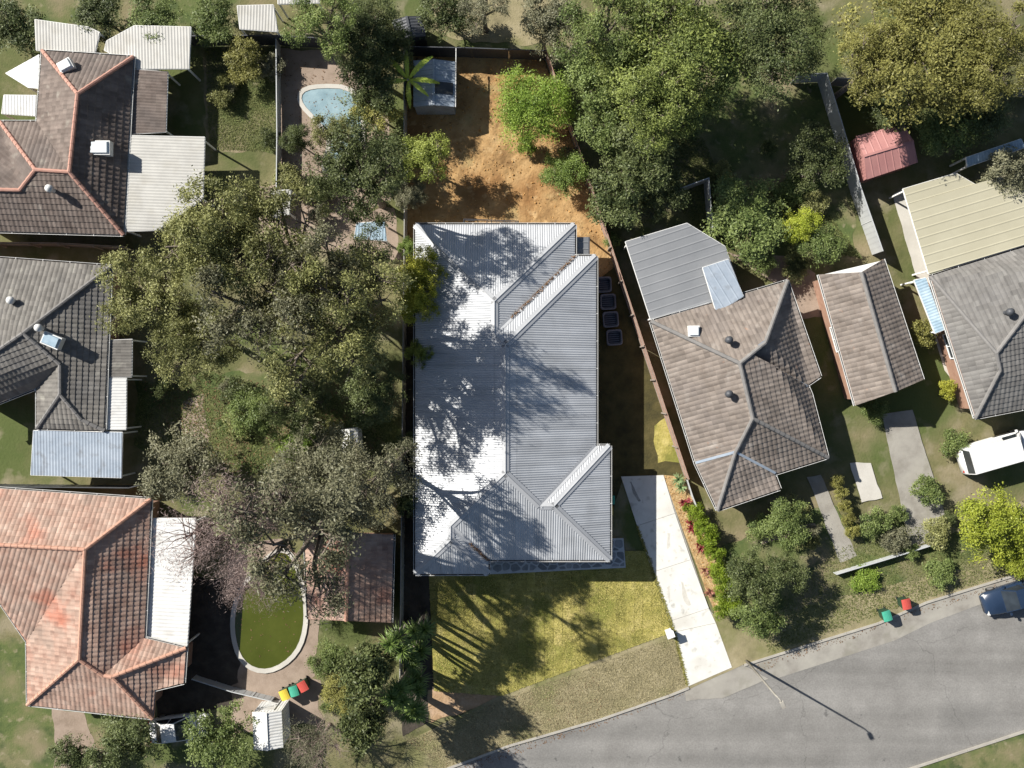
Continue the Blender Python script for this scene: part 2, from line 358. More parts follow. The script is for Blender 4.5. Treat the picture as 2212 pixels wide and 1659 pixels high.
# leaf colours
LF = {
 'olive': leaf_mat('olive_leaf', (0.1, 0.11, 0.035), (0.42, 0.42, 0.17)),
 'grey': leaf_mat('grey_green_leaf', (0.11, 0.115, 0.065), (0.33, 0.32, 0.2)),
 'dark': leaf_mat('dark_leaf', (0.04, 0.06, 0.02), (0.19, 0.22, 0.085)),
 'mid': leaf_mat('mid_leaf', (0.07, 0.11, 0.03), (0.28, 0.34, 0.11)),
 'lightgreen': leaf_mat('light_green_leaf', (.06, .09, .022), (.32, .37, .10)),
 'autumn': leaf_mat('autumn_leaf', (0.15, 0.15, 0.04), (0.42, 0.4, 0.12)),
 'lime': leaf_mat('lime_leaf', (.17, .22, .02), (.46, .5, .07)),
 'bright': leaf_mat('bright_leaf', (.08, .15, .015), (.34, .45, .08)),
 'yellow': leaf_mat('yellow_green_leaf', (.2, .21, .02), (.56, .56, .09)),
 'shrub': leaf_mat('shrub_leaf', (.05, .09, .015), (.27, .35, .09)),
 'fresh': leaf_mat('fresh_leaf', (.12, .16, .025), (.36, .40, .10)),
 'hedge': leaf_mat('hedge_leaf', (.07, .13, .008), (.33, .42, .045)),
 'pinkish': leaf_mat('dead_blossom', (0.2, 0.15, 0.14), (0.42, 0.33, 0.3)),
}
M_yucca = leaf_mat('yucca_leaf', (.045, .09, .018), (.27, .36, .10), .35, .15)
M_yuccapale = leaf_mat('pale_yucca_leaf', (.14, .24, .09), (.5, .62, .32), .35, .15)
M_cordy = leaf_mat('crimson_leaf', (.13, .016, .02), (.42, .08, .09), .4, .2)
M_rusty = leaf_mat('rusty_leaf', (.2, .07, .05), (.48, .25, .18), .5, .2)
M_banana = leaf_mat('banana_leaf', (.12, .2, .015), (.6, .72, .12), .4, .35)

# ------------------------------------------------------------------ ground sheets
def edge_noise(pts, amp, step=.5, seed=0.0):
    out = []
    for i in range(len(pts)):
        a, b = Vector(pts[i]), Vector(pts[(i + 1) % len(pts)]); n = max(1, int((b - a).length / step))
        nr = Vector((-(b - a).y, (b - a).x)).normalized()
        for k in range(n):
            p = a + (b - a) * k / n
            d = noise.noise(Vector((p.x * .8, p.y * .8, seed))) * amp + noise.noise(Vector((p.x * 3, p.y * 3, seed + 5))) * amp * .5
            q = p + nr * (d if k else d * .3); out.append((q.x, q.y))
    return out
SHN = [0]
def sheet(name, pts, z, m, amp=0.0, parent=None, kind='structure', label=None):
    SHN[0] += 1; z += .0009 * SHN[0]
    p2 = [tuple(P(x, y)[:2]) for x, y in pts]
    if amp: p2 = edge_noise(p2, amp, .45, len(pts) + z * 100)
    p2 = ccw(p2); mb = MB(); mb.v = [(x, y, z) for x, y in p2]; mb.f = tess(p2)
    o = mb.build(name, m, parent)
    if parent is None: o['kind'] = kind
    if label: o['label'] = label
    return o
g = MB(); g.face([(-400, -400, 0), (400, -400, 0), (400, 400, 0), (-400, 400, 0)]); g.build('ground', M_ground)['kind'] = 'structure'
Z1, Z2, Z3, Z4 = .004, .010, .016, .022
sheet('back_lawn', [(-200, -150), (520, -150), (520, 60), (330, 70), (160, 50), (60, 40), (-200, 60)], Z1, M_green, .3)
sheet('back_lawn', [(440, 105), (598, 100), (600, 330), (450, 325)], Z1, M_green, .35)
sheet('pool_paving', [(606, 105), (700, 110), (760, 150), (835, 185), (845, 430), (760, 470), (606, 475)], Z1, M_paving, .2)
sheet('dry_yard', [(560, 400), (690, 380), (760, 450), (850, 450), (868, 560), (560, 520)], Z1, M_paving, .4)
sheet('garden_lawn', [(290, 820), (560, 800), (740, 860), (860, 900), (860, 1010), (430, 1030), (290, 960)], Z1, M_green, .5)
sheet('garden_path', [(395, 870), (440, 850), (455, 940), (400, 1010), (385, 940)], Z2, M_paving, .3)
sheet('pool_surround', [(500, 1180), (620, 1165), (672, 1240), (690, 1345), (680, 1460), (600, 1500), (520, 1490), (470, 1400)], Z1, M_paving, .2)
sheet('dark_yard', [(415, 1250), (505, 1250), (520, 1520), (430, 1540), (335, 1560), (350, 1400)], Z1, M_darkground, .3)
sheet('lower_yard', [(500, 1480), (690, 1470), (700, 1560), (500, 1580)], Z1, M_paving, .4)
sheet('front_lawn_grass', [(-200, 1380), (60, 1380), (70, 1520), (330, 1555), (330, 1800), (-200, 1800)], Z1, M_green, .4)
sheet('front_path', [(112, 1530), (182, 1540), (205, 1610), (215, 1800), (110, 1800), (120, 1610)], Z2, M_paving, .2)
sheet('east_lawn', [(1250, 180), (1500, 300), (1560, 520), (1720, 520), (1860, 560), (1800, 180), (1560, 60), (1300, 60)], Z1, M_green, .5)
sheet('dry_yard_patch', [(1560, 545), (1650, 540), (1760, 590), (1790, 690), (1730, 690), (1690, 620)], Z2, M_paving, .4)
sheet('top_dry_yard', [(930, -100), (1230, -100), (1240, 100), (1020, 95), (940, 60)], Z1, M_drylawn, .4)
sheet('verge', [(880, 1600), (1086, 1499), (1457, 1361), (1600, 1300), (1800, 1180), (2300, 1060), (2300, 1215), (2188, 1243), (2000, 1300), (1896, 1345), (1607, 1434), (1488, 1488), (1298, 1553), (1100, 1610), (960, 1662), (850, 1700)], .05, M_drylawn, .05)
sheet('verge_grass', [(1560, 1180), (1790, 1090), (1960, 1180), (2040, 1180), (2100, 1120), (2300, 1080), (2300, 1180), (2050, 1235), (1900, 1270), (1640, 1330)], .056, M_green, .5)
sheet('garage_driveway', [(1903, 895), (1970, 885), (2052, 1150), (1965, 1182)], .062, M_conc, .06)
sheet('front_footpath', [(1742, 1030), (1772, 1025), (1850, 1200), (1815, 1215)], .062, M_conc, .1)
sheet('pale_terrace', [(1835, 1000), (1880, 1000), (1905, 1075), (1860, 1085)], .062, M_paleconc, .1)
sheet('side_path', [(1640, 1150), (1760, 1130), (1765, 1148), (1645, 1175)], .062, M_paving, .15)
sheet('side_concrete', [(1928, 420), (1952, 408), (2008, 592), (2080, 850), (2040, 800), (1990, 640)], Z3, M_paleconc, .05)
# road, gutter, kerb
kerbline = [(850, 1702), (960, 1662), (1100, 1610), (1298, 1553), (1445, 1502), (1488, 1485)]
kerbline2 = [(1607, 1436), (1760, 1388), (1896, 1346), (2000, 1301), (2100, 1270), (2188, 1243), (2300, 1215)]
sheet('road', [(700, 1760)] + [(850, 1702), (960, 1662), (1100, 1610), (1298, 1553), (1445, 1502), (1488, 1485), (1607, 1436)] + kerbline2[1:] + [(2300, 1540), (2212, 1577), (1963, 1659), (1700, 1760), (1500, 1850)], Z1 * .5, M_asph)
sheet('gutter', [(1607, 1436), (1760, 1388), (1896, 1346), (2000, 1301), (2100, 1270), (2188, 1243), (2300, 1215), (2300, 1247), (2212, 1270), (2008, 1346), (1933, 1383), (1682, 1464)], Z2, M_conc)
def kerb(name, pts, label=None):
    a = [P(x, y) for x, y in pts]; segs = []
    for i in range(len(a) - 1):
        n = max(1, round((a[i + 1] - a[i]).length / 2.4))
        segs += [(a[i] + (a[i + 1] - a[i]) * k / n, a[i] + (a[i + 1] - a[i]) * (k + 1) / n) for k in range(n)]
    root = link(name, None); root['kind'] = 'structure'
    for p, q in segs:
        d = (q - p).normalized() * .006
        m = MB(); m.bar(p + d + Vector((0, 0, .06)), q - d + Vector((0, 0, .06)), .16, .12); m.build('kerb_stone', M_kerb, root)
kerb('kerb', kerbline); kerb('kerb', kerbline2)
kerb('far_kerb', [(1700, 1762), (1963, 1661), (2212, 1579), (2300, 1548)])
sheet('far_verge', [(1700, 1766), (1963, 1664), (2212, 1582), (2300, 1552), (2300, 1900), (1700, 1900)], Z2, M_green, .05)
# the lot itself
sheet('shaded_side_lawn', [(1240, 550), (1330, 560), (1392, 750), (1480, 1030), (1345, 1030), (1290, 1240), (1240, 1240)], Z1, M_sideshade, .15)
sheet('sunny_side_grass', [(1413, 920), (1440, 900), (1470, 1000), (1420, 1000)], Z2, M_turf, .2)  # sunlit patch on the side lawn, painted as a lighter grass sheet
sheet('fence_shade_soil', [(876, 480), (905, 480), (905, 1235), (952, 1238), (940, 1490), (925, 1560), (870, 1590)], Z1, M_darkground, .2)  # soil strip with the fence shadow put into its dark colour
bed = sheet('garden_bed', [(1430, 1026), (1481, 1030), (1590, 1325), (1549, 1338)], Z2, M_mulch, .05)
sheet('bare_soil', [(925, 1492), (1000, 1488), (1088, 1500), (930, 1562)], Z2, M_pinkdirt, .2)

# back yard: rough dirt with real relief
def relief(name, poly, m, cell, amp, z0):
    p2 = [tuple(P(x, y)[:2]) for x, y in poly]
    xs = [p[0] for p in p2]; ys = [p[1] for p in p2]
    nx, ny = int((max(xs) - min(xs)) / cell), int((max(ys) - min(ys)) / cell); mb = MB(); idx = {}
    for j in range(ny + 1):
        for i in range(nx + 1):
            x, y = min(xs) + i * cell, min(ys) + j * cell
            if inpoly(x, y, p2):
                h = noise.fractal(Vector((x * .9, y * .9, 3)), 1.0, 2.0, 5) * amp + abs(noise.noise(Vector((x * 3.1, y * 3.1, 8)))) * amp * .6
                idx[i, j] = len(mb.v); mb.v.append((x, y, max(.05, z0 + .05 + h)))
    for (i, j), a in idx.items():
        q = [idx.get(k) for k in ((i, j), (i + 1, j), (i + 1, j + 1), (i, j + 1))]
        if None not in q: mb.f.append(tuple(q))
    mb.smooth = True
    return mb.build(name, m)
YARD = [(878, 105), (1170, 112), (1330, 575), (1245, 640), (900, 640), (876, 480)]
sheet('yard_soil', YARD, Z1, M_dirt)
relief('back_yard_dirt', YARD, M_dirt, .12, .06, .045)['kind'] = 'structure'
rng = np.random.default_rng(5)
def scatter_pts(poly, n):
    p2 = [tuple(P(x, y)[:2]) for x, y in poly]; xs = [p[0] for p in p2]; ys = [p[1] for p in p2]; out = []
    while len(out) < n:
        x, y = rng.uniform(min(xs), max(xs)), rng.uniform(min(ys), max(ys))
        if inpoly(x, y, p2): out.append((x, y))
    return np.array(out)
def clods(name, poly, n, m, smin, smax, z=.05):
    p = scatter_pts(poly, n); V = []
    tet = np.array([(1, 0, -.4), (-.5, .87, -.4), (-.5, -.87, -.4), (.1, .1, .7)])
    for x, y in p:
        s = smin + (smax - smin) * rng.random() ** 3; t = tet * s * rng.uniform(.6, 1.2, (4, 3)); a = rng.uniform(0, 6.28)
        t = np.stack([t[:, 0] * math.cos(a) - t[:, 1] * math.sin(a), t[:, 0] * math.sin(a) + t[:, 1] * math.cos(a), t[:, 2]], 1) + (x, y, z + s * .2)
        for q in ((0, 1, 3), (1, 2, 3), (2, 0, 3)): V += [t[k] for k in q]
    o = link(name, np_mesh(name, V, 3, m)); o['kind'] = 'stuff'
    return o
tag(clods('dirt_clods', YARD, 2600, M_clod, .025, .13, .10), 'loose orange clods strewn over the bare back yard', 'clods')
tag(clods('bark_chips', [(1432, 1028), (1479, 1032), (1586, 1325), (1551, 1336)], 900, M_clod, .02, .07, .06), 'pale bark chips on the garden bed beside the driveway', 'bark chips')

# front lawn: turf strips laid on soil
LAWN = [(925, 1190), (1392, 1190), (1409, 1236), (1456, 1363), (1084, 1502), (938, 1492)]
lawn = sheet('front_lawn', LAWN, Z3, M_turf)
lw = [tuple(P(x, y)[:2]) for x, y in LAWN]
sw, slen = .62, 1.75
x0, y0 = min(p[0] for p in lw), min(p[1] for p in lw)
for i in range(int(16.5 / sw) + 1):
    o_ = rng.uniform(0, slen)
    for j in range(-1, int(11 / slen) + 1):
        xa, ya = x0 + i * sw, y0 + j * slen + o_
        gp = rng.uniform(.004, .016)
        q = clip_poly([(xa + gp, ya + gp), (xa + sw - gp, ya + gp), (xa + sw - gp, ya + slen - gp), (xa + gp, ya + slen - gp)], lw)
        if len(q) < 3 or abs(area2(q)) < .2: continue
        hh = rng.uniform(.022, .046); m = MB(); q = edge_noise(q, .03, .3, i + j * 7.1); m.prism(q, .04, .055 + hh); m.build('turf_strip', M_turf, lawn)
def blades(name, poly, n, m, smin, smax, z):
    p = scatter_pts(poly, n); k = len(p)
    a = rng.uniform(0, 6.28, k); s = rng.uniform(smin, smax, k); wd = s * .22
    d = np.stack([np.cos(a), np.sin(a), np.full(k, .55)], 1) * s[:, None]; t = np.stack([-np.sin(a), np.cos(a), np.zeros(k)], 1) * wd[:, None]
    b = np.column_stack([p, np.full(k, z)])
    V = np.stack([b - t, b + t, b + d], 1).reshape(-1, 3)
    ti = np.repeat(np.clip(rng.normal(.5, .25, k), 0, 1), 3)
    o = link(name, np_mesh(name, V, 3, m, ti)); o['kind'] = 'stuff'; return o
tag(blades('grass_blades', LAWN, 60000, M_turfblade, .05, .12, .08), 'short yellow green blades covering the front turf', 'grass')

# driveway slabs
DL = [(1341, 1029), (1375.5, 1135.5), (1409, 1235.5), (1445, 1341.7), (1457, 1364.6)]
DR = [(1433, 1026), (1458, 1108.4), (1492, 1208.4), (1531, 1313.5), (1546, 1345)]
drive = sheet('driveway', [DL[0], DR[0], DR[3], (1549, 1338), (1581, 1442), (1607, 1434), (1560, 1490), (1500, 1508), (1478, 1490), (1486, 1480), DL[4], DL[3]], Z2, M_kerb)
def slab(a, b, c, d):
    q = inset([tuple(P(*p)[:2]) for p in (a, b, c, d)], .012); m = MB(); m.prism(q, .02, .085); m.build('concrete_slab', M_drive, drive)
for i in range(3): slab(DL[i], DR[i], DR[i + 1], DL[i + 1])
slab(DL[3], DR[3], DR[4], DL[4]); slab(DL[4], DR[4], (1581, 1441), (1486, 1482))
slab((1486, 1484), (1582, 1443), (1608, 1434), (1478, 1496)) if False else None
sheet('crossover', [(1478, 1489), (1486, 1483), (1583, 1443), (1607, 1436), (1660, 1466), (1560, 1508), (1482, 1514)], Z3, M_conc, .08)

M_stain = mat('tyre_stain', [(.22, .215, .2), (.40, .39, .36)], .9, 6, 9)
M_faint = mat('faint_stain_shade', [(.44, .42, .37), (.58, .56, .51)], .9, 3, 9)
def stain_shade(pts, m): 
    p2 = edge_noise([tuple(P(x, y)[:2]) for x, y in pts], .09, .12, pts[0][0]); p2 = ccw(p2); mb = MB(); mb.v = [(x, y, .0875) for x, y in p2]; mb.f = tess(p2); mb.build('stain_shade', m, drive)
stain_shade([(1359, 1040), (1364, 1040), (1372, 1060), (1384, 1082), (1379, 1083), (1366, 1062)], M_stain)
stain_shade([(1401, 1204), (1408, 1204), (1410, 1217), (1403, 1218)], M_stain)
stain_shade([(1441, 1150), (1448, 1152), (1446, 1180), (1441, 1186)], M_faint)  # tree shadow on the slab, painted as a faint darker mark
stain_shade([(1470, 1255), (1476, 1258), (1484, 1290), (1492, 1306), (1486, 1308), (1476, 1292)], M_faint)
stain_shade([(1440, 1268), (1446, 1266), (1448, 1300), (1443, 1303)], M_faint)
M_edge = leaf_mat('edge_tuft', (.1, .11, .02), (.4, .36, .11), .7, .25, .0)
tag(blades('grass_blades', [(1374, 1135), (1378, 1135), (1458, 1362), (1486, 1478), (1482, 1480), (1453, 1364)], 1600, M_edge, .06, .16, .08), 'ragged grass creeping over the left edge of the driveway', 'grass')
# ------------------------------------------------------------------ roofs and houses
def roof_face(mb, pts, prof='corr', pitch=.15, amp=.02, uoff=0.0):
    """pts: world points, pts[0]->pts[1] is the eave; ribs run up the slope"""
    P3 = [Vector(p) for p in pts]; o = P3[0]; u = Vector((P3[1].x - o.x, P3[1].y - o.y)).normalized()
    v = Vector((-u.y, u.x)); q = [(Vector((p.x - o.x, p.y - o.y)).dot(u), Vector((p.x - o.x, p.y - o.y)).dot(v)) for p in P3]
    if sum(p[1] for p in q) < 0: v = -v; q = [(a, -b) for a, b in q]
    tr = tess(ccw(q)); qq = ccw(q); zz = [p.z for p in (P3 if qq == q else P3[::-1])]
    flip = (u.x * v.y - u.y * v.x) < 0
    tb = []
    for a, b, c in tr:
        (x1, y1), (x2, y2), (x3, y3) = qq[a], qq[b], qq[c]; det = (y2 - y3) * (x1 - x3) + (x3 - x2) * (y1 - y3)
        if abs(det) > 1e-9: tb.append((x1, y1, x2, y2, x3, y3, det, zz[a], zz[b], zz[c]))
    def zat(x, y):
        best = None
        for x1, y1, x2, y2, x3, y3, det, za, zb, zc in tb:
            l1 = ((y2 - y3) * (x - x3) + (x3 - x2) * (y - y3)) / det; l2 = ((y3 - y1) * (x - x3) + (x1 - x3) * (y - y3)) / det; l3 = 1 - l1 - l2
            m = min(l1, l2, l3)
            if best is None or m > best[0]: best = (m, l1 * za + l2 * zb + l3 * zc)
            if m > -1e-6: break
        return best[1]
    umin, umax = min(p[0] for p in qq), max(p[0] for p in qq); st = pitch / 4
    us = set(umin + 1e-4 + k * st for k in range(int((umax - umin) / st) + 1)) | {p[0] for p in qq}
    us = sorted(x for x in us if umin <= x <= umax); cols = []
    for x in us:
        xc = min(max(x, umin + 1e-4), umax - 1e-4); ys = []
        for i in range(len(qq)):
            (x1, y1), (x2, y2) = qq[i - 1], qq[i]
            if (x1 > xc) != (x2 > xc): ys.append(y1 + (y2 - y1) * (xc - x1) / (x2 - x1))
        if len(ys) < 2: cols.append(None); continue
        lo, hi = min(ys), max(ys)
        wv = amp * math.sin(2 * math.pi * (x + uoff) / pitch) if prof == 'corr' else (amp if (int(4 * ((x + uoff) / pitch)) % 8) == 0 else 0) if prof == 'rib' else amp * abs(math.sin(math.pi * (x + uoff) / pitch))
        if prof == 'tile':
            vs = [lo]; k = math.floor(lo / .34) + 1
            while k * .34 < hi: vs += [k * .34 - .004, k * .34 + .004]; k += 1
            vs.append(hi)
        else: vs = [lo, hi]
        c = []
        for y in vs:
            z = zat(xc, min(max(y, lo), hi)) + wv
            if prof == 'tile': z += .035 * (1 - ((y / .34) % 1.0))
            g_ = o.xy + u * x + v * y; c.append((g_.x, g_.y, z))
        cols.append((c, lo, hi, vs))
    uvd = {}
    for cc_, x in zip(cols, us):
        if cc_:
            for p_, y in zip(cc_[0], cc_[3]): uvd[p_] = (x + uoff * 7.3, y)
    for k in range(len(cols) - 1):
        A, B = cols[k], cols[k + 1]
        if not A or not B or us[k + 1] - us[k] < 1e-5: continue
        def strip(ca, cb):
            n = min(len(ca), len(cb))
            if prof != 'tile': rows = [(0, 0), (1, 1)]
            else: rows = None
            if rows:
                f = [ca[0], cb[0], cb[1], ca[1]]; f = f[::-1] if flip else f; mb.face(f, [uvd[p_] for p_ in f])
        if prof != 'tile': strip(A[0], B[0])
        else:
            da = {round(y, 3): c for y, c in zip(A[3], A[0])}; db = {round(y, 3): c for y, c in zip(B[3], B[0])}
            ys = sorted((set(da) | set(db)))
            def get(d, col, y):
                lo, hi = col[1], col[2]
                if y in d: return d[y]
                return col[0][0] if y <= lo else col[0][-1] if y >= hi else min(zip(col[3], col[0]), key=lambda t: abs(t[0] - y))[1]
            prev = None
            for y in ys:
                cur = (get(da, A, y), get(db, B, y))
                if prev and (prev[0] != cur[0] or prev[1] != cur[1]):
                    f = [prev[0], prev[1], cur[1], cur[0]]
                    f = [p for i_, p in enumerate(f) if p != f[i_ - 1]]
                    if len(f) >= 3: f = f[::-1] if flip else f; mb.face(f, [uvd[p_] for p_ in f])
                prev = cur
def poly_normal(p):
    n = Vector((0, 0, 0))
    for i in range(len(p)):
        a, b = p[i], p[(i + 1) % len(p)]; n += Vector(((a.y - b.y) * (a.z + b.z), (a.z - b.z) * (a.x + b.x), (a.x - b.x) * (a.y + b.y)))
    n.normalize(); return n if n.z > 0 else -n
def key(p): return (round(p.x, 2), round(p.y, 2), round(p.z, 2))
def add_windows(root, a, b, h0, wallz, n=None):
    d = (b - a); L = d.length
    if L < 3.0: return
    d.normalize(); out = Vector((d.y, -d.x, 0)); k = n or max(1, int(L / 4.5))
    for i in range(k):
        c = a + d * L * (i + .5) / k; c.z = h0
        f = MB(); ww, hh = 1.7, 1.1
        for sx in (-1, 1): f.bar(c + d * sx * ww / 2 - Vector((0, 0, hh / 2)) + out * .03, c + d * sx * ww / 2 + Vector((0, 0, hh / 2)) + out * .03, .08, .07)
        for sz in (-1, 1): f.bar(c - d * (ww / 2 - .04) + Vector((0, 0, sz * hh / 2)) + out * .03, c + d * (ww / 2 - .04) + Vector((0, 0, sz * hh / 2)) + out * .03, .07, .08)
        f.bar(c - Vector((0, 0, hh / 2)) + out * .03, c + Vector((0, 0, hh / 2)) + out * .03, .05, .05)
        wo = f.build('window', M_whitepaint, root)
        g_ = MB(); g_.bar(c - d * (ww / 2 - .05) + out * .008, c + d * (ww / 2 - .05) + out * .008, .012, hh - .08); g_.build('pane', M_glass, wo)
def house(name, label, cat, faces, prof, pitch, amp, mroof, mcap, mwall, eave=2.7, overhang=.5, outline=None, capr=.13, valley=None, wallpart='wall', gut=M_gutter):
    F = [[Vector(p) for p in f] for f in faces]
    c0 = sum((p for f in F for p in f), Vector()) / sum(len(f) for f in F)
    root = thing(name, label, cat, (c0.x, c0.y, 0))
    rb = MB()
    for i, f in enumerate(F): roof_face(rb, f, prof, pitch, amp, i * .37)
    rf = rb.build('roof', mroof, root)
    ed = {}
    for i, f in enumerate(F):
        for k in range(len(f)):
            a, b = f[k], f[(k + 1) % len(f)]; ed.setdefault(tuple(sorted((key(a), key(b)))), []).append((i, a, b))
    for e, l in ed.items():
        i, a, b = l[0]
        if len(l) == 2:
            j = l[1][0]; c1 = sum(F[i], Vector()) / len(F[i]); c2 = sum(F[j], Vector()) / len(F[j])
            if (c2 - a).dot(poly_normal(F[i])) < 0:
                m = MB(); d = (b - a); L = d.length; d.normalize(); n = max(1, int(L / .42)) if prof == 'tile' else 1
                up = Vector((0, 0, .03 if prof == 'tile' else amp))
                if prof == 'tile':
                    for t in range(n): m.tube([a + d * L * t / n + up, a + d * (L * (t + 1) / n + .02) + up], [capr * 1.1, capr * .93], 8)
                    m.smooth = False
                else:
                    s = d.cross(Vector((0, 0, 1))).normalized()
                    n1, n2 = poly_normal(F[i]), poly_normal(F[j])
                    for nn in (n1, n2):
                        sd = nn.cross(d).normalized()
                        if sd.z > 0: sd = -sd
                        p, q = a + up + Vector((0, 0, .02)), b + up + Vector((0, 0, .02)); fc = [p, q, q + sd * capr * 1.7, p + sd * capr * 1.7]
                        nf = (fc[1] - fc[0]).cross(fc[2] - fc[0]); m.face(fc if nf.z > 0 else fc[::-1])
                    m.tube([a + up + Vector((0, 0, .015)), b + up + Vector((0, 0, .015))], .035, 6)
                m.build('ridge_cap', mcap, rf)
            elif valley:
                m = MB(); n1, n2 = poly_normal(F[i]), poly_normal(F[j]); d = (b - a).normalized()
                for nn in (n1, n2):
                    sd = nn.cross(d).normalized()
                    if sd.z < 0: sd = -sd
                    up = Vector((0, 0, amp + .045 if prof == 'tile' else amp + .004)); fc = [a + up, b + up, b + up + sd * .17, a + up + sd * .17]
                    nf = (fc[1] - fc[0]).cross(fc[2] - fc[0]); m.face(fc if nf.z > 0 else fc[::-1])
                m.build('valley_flashing', valley, rf)
        elif abs(a.z - b.z) < .02 and abs(a.z - eave) < .4:
            d = (b - a).normalized(); out = Vector((d.y, -d.x, 0)); c = sum(F[i], Vector()) / len(F[i])
            if (c - a).dot(out) > 0: out = -out
            m = MB(); L = (b - a).length; z = Vector((0, 0, 1))
            p, q = a + out * .055 - z * .06, b + out * .055 - z * .06
            m.bar(p + out * .055, q + out * .055, .02, .11); m.bar(p - out * .055 - z * .01, q - out * .055 - z * .01, .018, .09)
            for k in range(int(L / 1.8) + 1):
                cc = p + d * min(L - .03, .2 + k * 1.8) + z * .045; m.bar(cc - out * .05, cc + out * .075, .03, .018)
            gt = m.build('gutter', gut, root)
            m = MB(); m.bar(p - z * .045, q - z * .045, .09, .02); m.build('gutter_bed', M_gutin, gt)
            m = MB(); m.bar(a - out * .03 - z * .11, b - out * .03 - z * .11, .03, .16); m.build('fascia', mwall, root)
    if outline:
        pl = inset([tuple(Vector(p).xy) for p in outline], overhang); m = MB(); n = len(pl)
        zt = eave - .12
        for k in range(n):
            a, b = pl[k], pl[(k + 1) % n]; m.face([(*a, 0), (*b, 0), (*b, zt), (*a, zt)])
        m.build(wallpart, mwall, root)
        m = MB(); q = ccw([tuple(Vector(p).xy) for p in outline]); q = inset(q, .06); m.v = [(x, y, zt + .003) for x, y in q]; m.f = [t[::-1] for t in tess(q)]; m.build('soffit', M_whitepaint, root)
        for k in range(n): add_windows(root, Vector((*pl[k], 0)), Vector((*pl[(k + 1) % n], 0)), 1.55, zt)
    return root

# ---- the main house: equal pitch hips laid out at eave height 3.0
EH, TP = 3.0, .40
def E(x, y, run=0.0):                       # plan point at eave scale, raised by its run from the eave
    k = S * (H - EH) / H
    return Vector(((x - CX) * k, (CY - y) * k, EH + run * k * TP))
A = dict(nw=E(897, 485), ne=E(1242, 485), t=E(1069.5, 657.5, 172.5), t2=E(1069.5, 725.5, 172.5), a=E(1242, 553), b=E(1288, 553), r1=E(1092.5, 748.5, 195.5),
         r2=E(1092.5, 1014.5, 195.5), c=E(1288, 963), d=E(1318, 963), e=E(1318, 1210), j=E(1164.5, 1086.5, 123.5), k=E(1194.5, 1086.5, 123.5),
         l=E(976, 1131, 79), m=E(976, 1161, 79), n=E(1055, 1210), o=E(1055, 1240), sw=E(897, 1240))
mf = lambda s_: [A[x] for x in s_.split()]
faces = [mf('sw nw t t2 r1 r2 l m'), mf('nw ne t'), mf('ne a t2 t'), mf('a b r1 t2'), mf('b c j r2 r1'), mf('c d k j'), mf('d e k'), mf('e n l r2 j k'), mf('n o m l'), mf('o sw m')]
main = house('house', 'large house with light grey corrugated steel hip roof dappled by tree shadows', 'house', faces, 'corr', .152, .014, M_roof, M_cap, M_wall, EH, .55,
             mf('nw ne a b c d e n o sw'), capr=.15, valley=M_cap)
m = MB(); roof_face(m, [P(1272, 553, 2.5), P(1272, 512, 2.5), P(1240, 512, 2.75), P(1240, 553, 2.75)], 'rib', .22, .03); lt = m.build('porch_roof', M_midsteel, main)
m = MB(); m.bar(P(1272.5, 553, 2.47), P(1272.5, 512, 2.47), .09, .1)
for y in (514, 551): m.bar(P(1270, y, 0), P(1270, y, 2.45), .09, .09)
m.build('porch_frame', M_darksteel, main)
# crazy paving porch
pp = [P(1030, 1205), P(1056, 1239.5), P(1351, 1225), P(1346, 1162), P(1300, 1150), P(1280, 1180)]
porch_poly = ccw([(p.x, p.y) for p in pp]); pp = [P(1020, 1200), P(1045, 1238.5), P(1351, 1225), P(1346, 1162), P(1290, 1162)]
porch = MB(); porch.prism([(p.x, p.y) for p in (P(1046, 1188), P(1055, 1239.5), P(1351, 1225), P(1346, 1162), P(1285, 1162), P(1285, 1188))], .02, .19)
po = porch.build('porch_slab', M_mortar); po['kind'] = 'structure'
def voronoi(poly, pts, parent, m, z0, z1, gap):
    poly = ccw(poly)
    for i, p in enumerate(pts):
        c = list(poly)
        for j, q in enumerate(pts):
            if i == j or abs(p[0] - q[0]) + abs(p[1] - q[1]) > 3: continue
            c = clip_half(c, ((p[0] + q[0]) / 2, (p[1] + q[1]) / 2), (q[0] - p[0], q[1] - p[1]))
            if len(c) < 3: break
        if len(c) < 3 or abs(area2(c)) < .12: continue
        c = inset(c, gap * random.uniform(.7, 1.5))
        if area2(c) < .08: continue
        # round the corners a little
        r = []
        for k in range(len(c)):
            a, b, d = Vector(c[k - 1]), Vector(c[k]), Vector(c[(k + 1) % len(c)]); r += [tuple(b.lerp(a, .16)), tuple(b.lerp(d, .16))]
        mb = MB(); mb.prism(r, z0, z1 + random.uniform(0, .012)); mb.build('stone', m, parent)
def jit(x0, x1, y0, y1, dx, dy, j=.36):
    out = []; r = 0; y = y0
    while y < y1:
        x = x0 + (dx / 2 if r % 2 else 0)
        while x < x1: out.append((x + random.uniform(-j, j) * dx, y + random.uniform(-j, j) * dy)); x += dx
        y += dy; r += 1
    return out
a_, b_ = P(1046, 1239), P(1351, 1188)
strip = [tuple(P(x, y)[:2]) for x, y in ((1048, 1190), (1056, 1237), (1349, 1222.5), (1347.5, 1190))]
voronoi(strip, jit(a_.x, b_.x + .2, a_.y, b_.y, .62, .45), po, M_stone, .185, .2, .045)
strip2 = [tuple(P(x, y)[:2]) for x, y in ((1287, 1189.5), (1347, 1189.5), (1344.5, 1164), (1287, 1164))]
a_, b_ = P(1287, 1189), P(1347, 1162)
voronoi(strip2, jit(a_.x, b_.x, a_.y, b_.y, .62, .45), po, M_stone, .185, .2, .045)
